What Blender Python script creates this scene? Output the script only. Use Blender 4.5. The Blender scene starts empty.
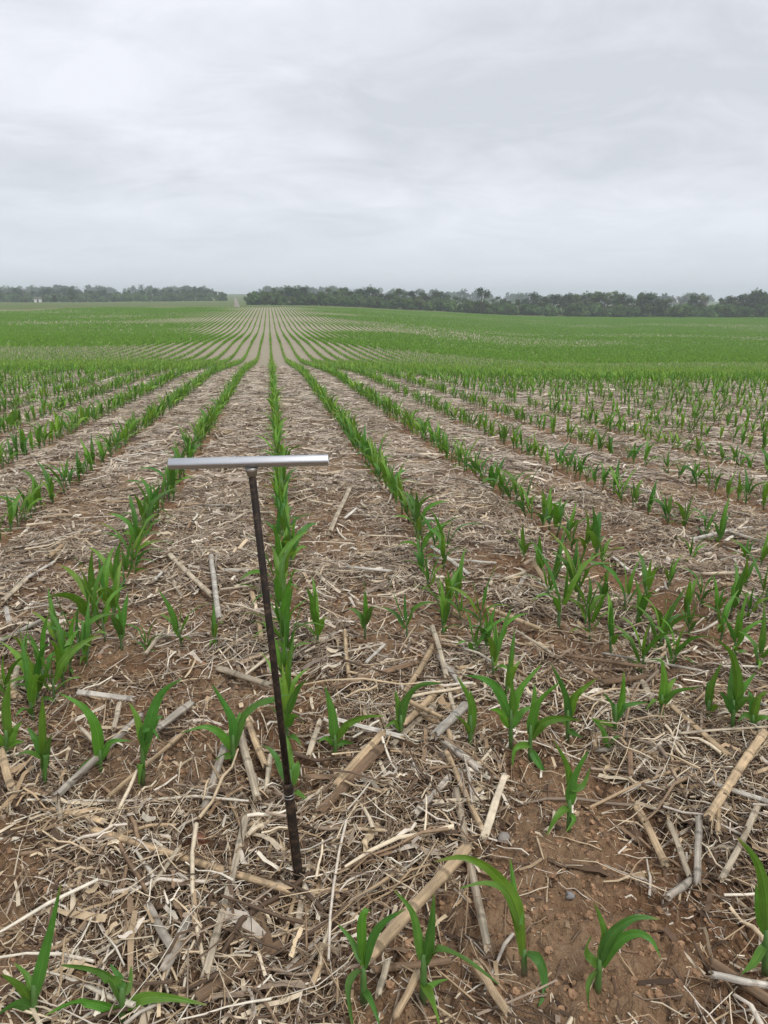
import bpy, math, random
from mathutils import Vector
import numpy as np
random.seed(7); rng = np.random.default_rng(11)
S = bpy.context.scene; C = S.collection
R = math.radians

# ------------------------------------------------------------------ camera model
FPX, PITCH, YAW, HCAM = 730.0, math.atan(212/730.0), R(8.65), 1.10
cP, sP, cY, sY = math.cos(PITCH), math.sin(PITCH), math.cos(YAW), math.sin(YAW)
FW = np.array([sY*cP, cY*cP, -sP]); UP = np.array([sY*sP, cY*sP, cP]); RT = np.array([cY, -sY, 0.0])
CAM = np.array([0, 0, HCAM]); FH = np.array([sY, cY, 0.0])

# ------------------------------------------------------------------ noise
_lat = np.random.default_rng(5).random((256, 256))
def vnoise(x, y):
    x = np.asarray(x, float); y = np.asarray(y, float)
    xi = np.floor(x).astype(np.int64); yi = np.floor(y).astype(np.int64)
    fx = x-xi; fy = y-yi; fx = fx*fx*(3-2*fx); fy = fy*fy*(3-2*fy)
    a = _lat[xi & 255, yi & 255]; b = _lat[(xi+1) & 255, yi & 255]
    c = _lat[xi & 255, (yi+1) & 255]; d = _lat[(xi+1) & 255, (yi+1) & 255]
    return (a*(1-fx)+b*fx)*(1-fy)+(c*(1-fx)+d*fx)*fy
def fbm(x, y, o=4):
    s = 0; a = 1; t = 0
    for i in range(o):
        s = s+a*vnoise(x*2**i+17.3*i, y*2**i+9.1*i); t += a; a *= .5
    return s/t

# ------------------------------------------------------------------ terrain
KD = np.array([14, 20, 30, 43, 65, 101, 142, 170, 230, 330, 600, 1200, 2600.])
KY = {  # how high the ground lies, by bearing: left, centre, right
    20: [391, 374, 368, 361, 345, 331, 320, 314, 306, 303, 301, 294, 293],
    275: [391, 374.5, 367, 360, 342, 330, 319, 314, 307.5, 304.5, 299, 295, 294],
    600: [391, 381, 376, 371, 361, 347, 336, 331, 322.5, 315.5, 308, 303, 300]}
KX = np.array([20, 275, 600.])
def _z(D, y): return HCAM-D*np.tan(PITCH+np.arctan((np.asarray(y)-512)/FPX))
PLANE = math.tan(R(2.42))
KZ = np.array([np.concatenate([[-PLANE*6, -PLANE*10], _z(KD, KY[k])]) for k in (20, 275, 600)])
KZ[:, 2] = -PLANE*14
LD = np.log(np.concatenate([[6, 10], KD]))
def herm(q, tab):
    q = np.clip(q, LD[0], LD[-1]); n = len(LD)
    dz = np.diff(tab)/np.diff(LD)
    m = np.empty(n); m[0] = dz[0]; m[-1] = dz[-1]; m[1:-1] = .5*(dz[1:]+dz[:-1])
    i = np.clip(np.searchsorted(LD, q, 'right')-1, 0, n-2); h = LD[i+1]-LD[i]; t = (q-LD[i])/h
    return (2*t**3-3*t*t+1)*tab[i]+(t**3-2*t*t+t)*h*m[i]+(-2*t**3+3*t*t)*tab[i+1]+(t**3-t*t)*h*m[i+1]
def camxy(X, Y): return X*cY-Y*sY, X*sY+Y*cY
def zt(X, Y):
    X = np.asarray(X, float); Y = np.asarray(Y, float)
    xc, yc = camxy(X, Y); D = np.maximum(np.maximum(yc, .6*np.hypot(xc, yc)), 1e-6)
    px = np.clip(384+FPX*xc/D/cP*.985, 20, 600)
    zs = [herm(np.log(D), KZ[i]) for i in range(3)]
    t = np.clip((px-20)/255, 0, 1); t = t*t*(3-2*t); u = np.clip((px-275)/325, 0, 1); u = u*u*(3-2*u)
    z = np.where(px < 275, zs[0]*(1-t)+zs[1]*t, zs[1]*(1-u)+zs[2]*u)
    z = z+(fbm(X/23, Y/31, 2)-.5)*np.clip((D-30)/100, 0, .5)
    return np.where(D < 8, -PLANE*D, z)
ROW = .762; RX0 = .03
def rowdist(X): return np.abs((X-RX0)/ROW-np.round((X-RX0)/ROW))*ROW
def zg(X, Y):       # ground with its small relief of clods and furrows
    xc, yc = camxy(X, Y); D = np.maximum(yc, .6*np.hypot(xc, yc))
    a = np.clip(1.25-D/14, 0, 1)
    r = (fbm(X*5, Y*5, 3)-.5)*.042+(fbm(X*22+3, Y*22, 3)-.5)*.026+(vnoise(X*80, Y*80)-.5)*.013+np.abs(vnoise(X*45+9, Y*45)-.5)*.030+np.abs(vnoise(X*26+2, Y*26)-.5)*.026-.012
    furrow = -.016*np.exp(-(rowdist(X)/.07)**2)
    return zt(X, Y)+a*(r+furrow)

def ray(px, py):
    d = FW*FPX+RT*(px-384)-UP*(py-512); return d/np.linalg.norm(d)
def ground_at(px, py):
    d = ray(px, py); t = .3; step = .05
    while t < 800:
        p = CAM+d*t
        if p[2] < zg(p[0], p[1]): break
        t += step; step = max(.03, t*.02)
    a, b = t-step*1.3, t
    for _ in range(20):
        m = (a+b)/2; p = CAM+d*m
        if p[2] < zg(p[0], p[1]): b = m
        else: a = m
    return CAM+d*b
def depth(p): return float((np.asarray(p)-CAM) @ FW)
def proj(P):
    q = np.asarray(P)-CAM; d = q @ FW
    return 384+FPX*(q @ RT)/d, 512-FPX*(q @ UP)/d, d
def on_plane(px, py, base, off=0.):   # the point seen at a pixel, on the upright plane through base
    d = ray(px, py); t = ((np.asarray(base)-CAM) @ FH+off)/(d @ FH); return CAM+d*t

# ------------------------------------------------------------------ meshes
def mk(name, V, F, mat, col=None, parent=None, smooth=True, loc=None):
    V = np.asarray(V, np.float32); me = bpy.data.meshes.new(name)
    if isinstance(F, np.ndarray):
        n, k = F.shape
        me.vertices.add(len(V)); me.vertices.foreach_set('co', V.ravel())
        me.loops.add(n*k); me.loops.foreach_set('vertex_index', F.astype(np.int32).ravel())
        me.polygons.add(n); me.polygons.foreach_set('loop_start', np.arange(0, n*k, k, dtype=np.int32))
        me.update(calc_edges=True)
    else:
        me.from_pydata(V.tolist(), [], [list(map(int, f)) for f in F])
    if smooth: me.polygons.foreach_set('use_smooth', np.ones(len(me.polygons), bool))
    if col is not None:
        c = np.ones((len(V), 4), np.float32); c[:, :3] = col
        at = me.attributes.new('col', 'FLOAT_COLOR', 'POINT'); at.data.foreach_set('color', c.ravel())
    me.materials.append(mat); me.validate()
    o = bpy.data.objects.new(name, me); C.objects.link(o)
    if parent: o.parent = parent
    if loc is not None: o.location = loc
    return o
def tag(o, label, cat, group=None):
    o['label'] = label; o['category'] = cat
    if group: o['group'] = group
def empty(name, loc):
    o = bpy.data.objects.new(name, None); o.location = loc; o.empty_display_size = .05; C.objects.link(o); return o
class MB:
    def __init__(s): s.v = []; s.f = []; s.c = []; s.n = 0
    def add(s, V, F, col):
        V = np.asarray(V, float); s.v.append(V); s.f += [[i+s.n for i in f] for f in F]
        s.c.append(np.broadcast_to(np.asarray(col, float), (len(V), 3))); s.n += len(V)
    def arr(s): return np.concatenate(s.v), s.f, np.concatenate(s.c)
    def build(s, name, mat, parent=None, smooth=True, loc=None):
        V, F, c = s.arr(); return mk(name, V, F, mat, c, parent, smooth, loc)
def frame_of(T, ref=None):
    T = T/np.linalg.norm(T); r = np.array([0, 0, 1.]) if ref is None else ref
    if abs(T @ r) > .95: r = np.array([1., 0, 0])
    a = np.cross(T, r); a /= np.linalg.norm(a); return a, np.cross(a, T)
def tube(P, rad, n=8, cap=True):
    P = np.asarray(P, float); m = len(P); V = []; F = []
    rad = np.broadcast_to(np.asarray(rad, float), (m,)); ref = None
    for i in range(m):
        T = P[min(i+1, m-1)]-P[max(i-1, 0)]; a, b = frame_of(T)
        for k in range(n):
            w = 2*math.pi*k/n; V.append(P[i]+rad[i]*(math.cos(w)*a+math.sin(w)*b))
    for i in range(m-1):
        for k in range(n): F.append([i*n+k, i*n+(k+1) % n, (i+1)*n+(k+1) % n, (i+1)*n+k])
    if cap: F += [list(range(n))[::-1], [(m-1)*n+k for k in range(n)]]
    return np.array(V), F

# ------------------------------------------------------------------ materials
def nodes(name):
    m = bpy.data.materials.new(name); m.use_nodes = True; nt = m.node_tree; nt.nodes.clear()
    out = nt.nodes.new('ShaderNodeOutputMaterial'); return m, nt, out
class NT:
    def __init__(s, nt): s.nt = nt
    def n(s, t, **kw):
        x = s.nt.nodes.new(t)
        for k, v in kw.items():
            if k.startswith('i_'): x.inputs[k[2:].replace('_', ' ')].default_value = v
            else: setattr(x, k, v)
        return x
    def l(s, a, b): s.nt.links.new(a, b)
    def math(s, op, a, b=None, clamp=False):
        x = s.nt.nodes.new('ShaderNodeMath'); x.operation = op; x.use_clamp = clamp
        for i, q in enumerate((a, b)):
            if q is None: continue
            if isinstance(q, (int, float)): x.inputs[i].default_value = q
            else: s.l(q, x.inputs[i])
        return x.outputs[0]
    def mix(s, f, a, b, blend='MIX'):
        x = s.nt.nodes.new('ShaderNodeMix'); x.data_type = 'RGBA'; x.blend_type = blend
        for i, q in ((0, f), (6, a), (7, b)):
            if isinstance(q, (int, float)): x.inputs[i].default_value = q
            elif isinstance(q, tuple): x.inputs[i].default_value = (*q, 1)
            else: s.l(q, x.inputs[i])
        return x.outputs[2]
    def noise(s, scale, detail=3, vec=None, rough=.55, dist=0.):
        x = s.n('ShaderNodeTexNoise'); x.inputs['Scale'].default_value = scale; x.inputs['Detail'].default_value = detail
        x.inputs['Roughness'].default_value = rough; x.inputs['Distortion'].default_value = dist
        if vec is not None: s.l(vec, x.inputs['Vector'])
        return x.outputs['Fac']
    def ramp(s, f, lo, hi):
        x = s.n('ShaderNodeMapRange'); x.clamp = True; s.l(f, x.inputs[0])
        x.inputs[1].default_value = lo; x.inputs[2].default_value = hi; return x.outputs[0]

def mat_attr(name, rough=.8, spec=.3, noise_scale=60., amt=.35, bump=0., transl=0., vary=.0, stretch=None):
    m, nt, out = nodes(name); N = NT(nt)
    at = N.n('ShaderNodeAttribute', attribute_name='col'); col = at.outputs['Color']
    tc = N.n('ShaderNodeTexCoord'); vec = tc.outputs['Object']; f0 = None
    if stretch:     # grain along the stalk, with weather stains across it
        oi0 = N.n('ShaderNodeObjectInfo'); sh = N.n('ShaderNodeVectorMath'); sh.operation = 'ADD'; N.l(vec, sh.inputs[0])
        cmb = N.n('ShaderNodeCombineXYZ'); N.l(N.math('MULTIPLY', oi0.outputs['Random'], 90.), cmb.inputs[0]); N.l(cmb.outputs[0], sh.inputs[1])
        f0 = N.noise(17, 5, sh.outputs[0], .7, .6)
        mpg = N.n('ShaderNodeMapping'); mpg.inputs['Scale'].default_value = stretch; N.l(sh.outputs[0], mpg.inputs[0]); vec = mpg.outputs[0]; noise_scale = 230
    f = N.noise(noise_scale, 3, vec)
    g = N.math('ADD', N.math('MULTIPLY', f, amt*2), 1-amt)
    col = N.mix(1., col, g, 'MULTIPLY')
    if f0 is not None: col = N.mix(N.math('MULTIPLY', N.ramp(f0, .52, .72), .72), col, (.20, .145, .10))
    if vary:
        oi = N.n('ShaderNodeObjectInfo'); h = N.n('ShaderNodeHueSaturation')
        N.l(N.math('ADD', N.math('MULTIPLY', oi.outputs['Random'], .03), .485), h.inputs['Hue'])
        N.l(N.math('ADD', N.math('MULTIPLY', oi.outputs['Random'], vary), 1-vary/2), h.inputs['Value'])
        N.l(col, h.inputs['Color']); col = h.outputs[0]
    p = N.n('ShaderNodeBsdfPrincipled'); N.l(col, p.inputs['Base Color'])
    p.inputs['Roughness'].default_value = rough; p.inputs['Specular IOR Level'].default_value = spec
    if bump:
        b = N.n('ShaderNodeBump'); b.inputs['Strength'].default_value = bump; b.inputs['Distance'].default_value = .003
        N.l(N.noise(noise_scale*2.5, 4, vec), b.inputs['Height']); N.l(b.outputs[0], p.inputs['Normal'])
    if transl:
        t = N.n('ShaderNodeBsdfTranslucent'); N.l(N.mix(1., col, (1.15, 1.2, .5), 'MULTIPLY'), t.inputs['Color'])
        mx = N.n('ShaderNodeMixShader'); mx.inputs[0].default_value = transl
        N.l(p.outputs[0], mx.inputs[1]); N.l(t.outputs[0], mx.inputs[2]); N.l(mx.outputs[0], out.inputs[0])
    else: N.l(p.outputs[0], out.inputs[0])
    return m
M_leaf = mat_attr('corn_leaf', .48, .36, 45, .30, .0, .28, .25)
M_stem = mat_attr('corn_stem', .5, .35, 60, .2, .0, .1)
M_rows = mat_attr('corn_rows', .5, .35, 9, .2, .0, .28)
M_straw = mat_attr('straw', .75, .25, 70, .4, .0, .0)
M_stalk = mat_attr('dry_stalk', .8, .2, 26, .5, .9, stretch=(.09, 1, 1))
M_clod = mat_attr('soil_clod', .95, .1, 60, .3, .6)
M_crown = mat_attr('tree_foliage', .7, .2, .8, .3, 0, .2, .3)
M_bark = mat_attr('bark', .9, .1, 5, .3)
M_wall = mat_attr('painted_boards', .6, .3, 3, .08)

def mat_ground():
    m, nt, out = nodes('field_soil'); N = NT(nt)
    geo = N.n('ShaderNodeNewGeometry'); pos = geo.outputs['Position']
    mask = N.n('ShaderNodeAttribute', attribute_name='col'); sep = N.n('ShaderNodeSeparateColor'); N.l(mask.outputs['Color'], sep.inputs[0])
    verge, straw, damp = sep.outputs
    xyz = N.n('ShaderNodeSeparateXYZ'); N.l(pos, xyz.inputs[0])
    n1 = N.noise(3.1, 5, pos); n2 = N.noise(21, 5, pos, .65); n3 = N.noise(130, 4, pos, .7); n4 = N.noise(.35, 3, pos)
    soil = N.mix(N.ramp(n2, .3, .7), (.165, .086, .043), (.36, .212, .118))
    soil = N.mix(N.ramp(n1, .38, .68), soil, (.43, .27, .155))
    soil = N.mix(N.ramp(n3, .55, .8), soil, (.13, .07, .04))
    # litter seen as a texture: short fibres laid both ways
    mp = N.n('ShaderNodeMapping'); mp.inputs['Scale'].default_value = (1, .22, 1); mp.inputs['Rotation'].default_value = (0, 0, .9); N.l(pos, mp.inputs[0])
    mq = N.n('ShaderNodeMapping'); mq.inputs['Scale'].default_value = (.22, 1, 1); mq.inputs['Rotation'].default_value = (0, 0, .5); N.l(pos, mq.inputs[0])
    fa = N.noise(60, 3, mp.outputs[0], .7, .5); fb = N.noise(45, 3, mq.outputs[0], .7, .5)
    fib = N.math('MAXIMUM', fa, fb)
    lit = N.mix(N.ramp(fib, .48, .68), (.25, .21, .15), (.60, .545, .43))
    lit = N.mix(N.ramp(N.noise(7, 4, pos, .7), .45, .75), lit, (.43, .37, .27))
    # bare strip along each planted row
    fr = N.math('SUBTRACT', N.math('MULTIPLY', N.math('SUBTRACT', xyz.outputs[0], RX0), 1/ROW), 0.)
    dd = N.math('MULTIPLY', N.math('ABSOLUTE', N.math('SUBTRACT', fr, N.math('ROUND', fr))), ROW)
    strip = N.ramp(N.math('ADD', dd, N.math('MULTIPLY', N.math('SUBTRACT', n2, .5), .12)), .05, .16)
    cov = N.math('MULTIPLY', straw, strip)
    cov = N.math('MAXIMUM', N.math('MULTIPLY', cov, N.ramp(n1, .25, .5)), N.math('MULTIPLY', N.ramp(straw, .75, 1.), .85))
    base = N.mix(cov, soil, lit)
    grass = N.mix(N.ramp(n4, .35, .65), (.095, .17, .04), (.16, .16, .065))
    base = N.mix(verge, base, grass)
    base = N.mix(damp, base, (.29, .17, .10))
    p = N.n('ShaderNodeBsdfPrincipled'); N.l(base, p.inputs['Base Color']); p.inputs['Roughness'].default_value = .95
    p.inputs['Specular IOR Level'].default_value = .12
    b = N.n('ShaderNodeBump'); b.inputs['Strength'].default_value = 1.; b.inputs['Distance'].default_value = .014
    N.l(N.math('ADD', N.math('ADD', n3, N.math('MULTIPLY', n2, 1.6)), N.math('MULTIPLY', N.noise(55, 3, pos, .6, .6), .9)), b.inputs['Height']); N.l(b.outputs[0], p.inputs['Normal'])
    N.l(p.outputs[0], out.inputs[0]); return m
def mat_plain(name, col, rough, metal=0., scale=30, amt=.25, bump=0., stretch=(1, 1, 1)):
    m, nt, out = nodes(name); N = NT(nt); tc = N.n('ShaderNodeTexCoord')
    mp = N.n('ShaderNodeMapping'); mp.inputs['Scale'].default_value = stretch; N.l(tc.outputs['Object'], mp.inputs[0])
    f = N.noise(scale, 5, mp.outputs[0], .65)
    p = N.n('ShaderNodeBsdfPrincipled')
    N.l(N.mix(f, tuple(c*(1-amt) for c in col), tuple(min(1, c*(1+amt)) for c in col)), p.inputs['Base Color'])
    N.l(N.math('ADD', N.math('MULTIPLY', f, .25), rough-.12), p.inputs['Roughness']); p.inputs['Metallic'].default_value = metal
    if bump:
        b = N.n('ShaderNodeBump'); b.inputs['Strength'].default_value = bump; b.inputs['Distance'].default_value = .001
        N.l(f, b.inputs['Height']); N.l(b.outputs[0], p.inputs['Normal'])
    if name == 'black_steel':   # rubbed paint with dried mud on it
        p.inputs['Specular IOR Level'].default_value = .2
        g = N.ramp(N.noise(38, 6, tc.outputs['Object'], .75), .50, .68); old = p.inputs['Base Color'].links[0].from_socket
        N.l(N.mix(N.math('MULTIPLY', g, .75), old, (.13, .08, .05)), p.inputs['Base Color'])
    N.l(p.outputs[0], out.inputs[0]); return m

# ------------------------------------------------------------------ bare places between the litter
BARE = [(600, 955, .20), (560, 880, .16), (545, 835, .12), (600, 800, .10), (640, 950, .14), (700, 650, .16), (160, 700, .13), (200, 850, .08),
        (480, 715, .11), (20, 790, .10), (640, 930, .10), (125, 665, .16), (690, 690, .16), (500, 560, .14), (60, 690, .10), (290, 690, .1), (530, 770, .1),
        (265, 900, .05), (750, 700, .14), (250, 590, .06), (610, 850, .08), (575, 1000, .12)]
BAREP = [(ground_at(x, y)[:2], r) for x, y, r in BARE]
def cover(X, Y):
    c = np.clip((fbm(X*2.9+5, Y*2.9, 3)-.36+np.clip((np.hypot(X, Y)-2)*.02, 0, .07))*3.6, .2, 1.)
    xc, yc = camxy(X, Y)
    st = np.clip((rowdist(X)+(vnoise(X*9, Y*9)-.5)*.10-.03)/.12, .10, 1)
    c = c*np.where(yc > 2.6, st, 1.)
    for (b, r) in BAREP:
        c = c*(1-.68*np.exp(-(((X-b[0])**2+(Y-b[1])**2)/(r*r*.62))**1.5))
    return c

# ------------------------------------------------------------------ the ground sheet
def build_ground():
    a = np.concatenate([np.linspace(-180, -52, 44)[:-1], np.linspace(-52, 52, 521), np.linspace(52, 180, 44)[1:-1]])
    r = np.concatenate([[.02, .2, .4, .6], np.geomspace(.75, 30, 520), np.geomspace(30, 1700, 190)[1:]])
    A, Q = np.meshgrid(np.radians(a)+YAW, r, indexing='ij')
    X = Q*np.sin(A); Y = Q*np.cos(A); Z = zg(X, Y)
    na, nr = X.shape; idx = np.arange(na*nr).reshape(na, nr); nx = np.roll(idx, -1, 0)
    F = np.stack([idx[:, :-1], idx[:, 1:], nx[:, 1:], nx[:, :-1]], -1).reshape(-1, 4)
    xc, yc = camxy(X, Y); D = np.maximum(yc, .6*np.hypot(xc, yc))
    verge = np.clip((D-end_of_field(X, Y))/4, 0, 1)
    straw = np.clip((D-3)/9, .12, 1)*np.clip(np.clip(.45+fbm(X*.12, Y*.05, 3)*1.25, 0, 1)+np.clip((D-14)/14, 0, .4), 0, 1)
    damp = np.exp(-(rowdist(X)/.05)**2)*np.clip(1.2-D/20, 0, 1)*.35
    col = np.stack([verge, straw, damp], -1).reshape(-1, 3)
    o = mk('field', np.stack([X, Y, Z], -1).reshape(-1, 3), F[:, ::-1].copy(), mat_ground(), col)
    o['kind'] = 'structure'; o['label'] = 'brown no-till field ground'
def end_of_field(X, Y):
    xc, yc = camxy(X, Y); r = xc/np.maximum(yc, 1)
    return 238+np.clip(r+.15, 0, 1)*140-np.clip(-r-.22, 0, .25)*190+(fbm(X/40, Y/40, 2)-.5)*12
build_ground()

# ------------------------------------------------------------------ leaves and seedlings
G1 = np.array([.098, .235, .028]); G2 = np.array([.058, .165, .034]); G3 = np.array([.15, .30, .040])
QS = [-1, -.55, -.10, 0, .10, .55, 1]
QT = [-1, -.8, -.6, -.4, -.2, -.07, 0, .07, .2, .4, .6, .8, 1]
def leaf_geo(P, W, S0, nseg=10, twist=0., fold=.35, cross=5, wav=.0, ph=0., curve_twist=0.):
    P = np.asarray(P, float)
    # resample the control polyline smoothly
    k = len(P); tt = np.linspace(0, k-1, nseg+1); out = []
    for t in tt:
        i = min(int(t), k-2); u = t-i
        p0 = P[max(i-1, 0)]; p1 = P[i]; p2 = P[i+1]; p3 = P[min(i+2, k-1)]
        out.append(.5*((2*p1)+(-p0+p2)*u+(2*p0-5*p1+4*p2-p3)*u*u+(-p0+3*p1-3*p2+p3)*u**3))
    Q = np.array(out); V = []; F = []
    for i in range(nseg+1):
        t = i/nseg; T = Q[min(i+1, nseg)]-Q[max(i-1, 0)]; T /= np.linalg.norm(T)+1e-9
        s = S0-(S0 @ T)*T; s /= np.linalg.norm(s)+1e-9; nrm = np.cross(s, T)
        a = twist+curve_twist*t; s, nrm = math.cos(a)*s+math.sin(a)*nrm, -math.sin(a)*s+math.cos(a)*nrm
        if nrm[2] < 0 and abs(T[2]) < .8: nrm = -nrm
        w = W*min(1, .5+2.2*t)*(1-max(0, (t-.16)/.84)**1.35)*.5+.0005
        for j in range(cross):
            q = QT[j] if cross == 13 else QS[j] if cross == 7 else -1+2*j/(cross-1)
            V.append(Q[i]+s*q*w+nrm*(abs(q)*fold*w*(1-.5*t)+wav*W*math.sin(ph+9*t+q*2)*abs(q)))
    for i in range(nseg):
        for j in range(cross-1): F.append([i*cross+j, i*cross+j+1, (i+1)*cross+j+1, (i+1)*cross+j])
    return np.array(V), F
def leaf_col(n, nseg, cross, base):
    c = np.empty((n, 3)); tipq = random.random()
    for i in range(n):
        t = (i//cross)/nseg; j = i % cross
        k = base*(1.0+(.55 if cross >= 7 else .15)*(j == cross//2))*(1+(.09*(j % 2*2-1) if cross == 13 else 0))
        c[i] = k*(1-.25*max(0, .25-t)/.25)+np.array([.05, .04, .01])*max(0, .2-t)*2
        if tipq < .4 and t > .84: c[i] = c[i]*(1-(t-.84)*4)+np.array([.36, .27, .10])*(t-.84)*4
    return c
def arch(az, z0, L, e0, e1, n=5, r0=.004):
    d = np.array([math.cos(az), math.sin(az)]); p = np.array([d[0]*r0, d[1]*r0, z0]); P = [p.copy()]
    for i in range(n):
        t = (i+.5)/n; e = e0+(e1-e0)*t**1.3; p = p+np.array([d[0]*math.cos(e), d[1]*math.cos(e), math.sin(e)])*L/n; P.append(p.copy())
    return P
def seedling_spec(r, h=.30):
    """leaf list for one seedling: control points, width, side vector, twist"""
    az = r.uniform(0, 2*math.pi); k = h/.30; L = []
    nl = r.choice([4, 5, 5, 6])
    spec = [(.022, .08, .018, R(55), R(-50)), (.04, .14, .021, R(62), R(-35)), (.062, .20, .026, R(70), R(-22)),
            (.085, .25, .029, R(76), R(0)), (.10, .22, .026, R(82), R(45)), (.105, .16, .017, R(88), R(75))][6-nl:]
    for i, (z0, ln, w, e0, e1) in enumerate(spec):
        a = az+math.pi*(i % 2)+r.gauss(0, .35)
        e0 += r.gauss(0, .09); e1 += r.gauss(0, .28); ln *= r.uniform(.82, 1.15)
        L.append((arch(a, z0*k, ln*k, e0, e1), w*k*r.uniform(1.0, 1.4), np.array([-math.sin(a), math.cos(a), 0]), r.gauss(0, .35), r.gauss(0, .5)))
    return L, .105*k
def seedling_parts(r, h, nseg=9, cross=5, stem_n=7):
    L, sh = seedling_spec(r, h); parts = []
    lean = np.array([r.gauss(0, .008), r.gauss(0, .008)])
    P = [np.array([lean[0]*t, lean[1]*t, -.015+(sh+.02)*t]) for t in (0, .35, .7, 1)]
    V, F = tube(P, [.0055, .0052, .0050, .0035], stem_n)
    col = np.array([[.11, .19, .07]]*len(V)); col[V[:, 2] < .018] = (.16, .15, .09)
    parts.append(('stem', V, F, col))
    for (P, W, s0, tw, ct) in L:
        V, F = leaf_geo(P, W, s0, nseg, tw, r.uniform(.2, .5), cross, r.uniform(0, .10), r.uniform(0, 6), ct)
        mixv = r.random(); b = (G1*(1-mixv)+G2*mixv) if r.random() < .55 else (G1*(1-mixv)+G3*mixv); b = b*np.array([1.16, 1.06, 1.])
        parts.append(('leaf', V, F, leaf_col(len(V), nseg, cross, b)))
    return parts
def seedling_single(r, h, nseg=7, cross=3):
    mb = MB()
    for nme, V, F, c in seedling_parts(r, h, nseg, cross, 5): mb.add(V, F, c)
    return mb
GROUP = 'corn seedlings standing in the field'
ORD = 'first second third fourth fifth sixth seventh eighth ninth tenth eleventh twelfth thirteenth fourteenth fifteenth sixteenth seventeenth eighteenth nineteenth twentieth'.split()
def ordinal(n):
    if n <= 20: return ORD[n-1]
    t, u = divmod(n, 10); T = ['', '', 'twent', 'thirt', 'fort', 'fift', 'sixt', 'sevent', 'eight', 'ninet'][t]
    return T+'ieth' if u == 0 else T+'y-'+ORD[u-1]

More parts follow.
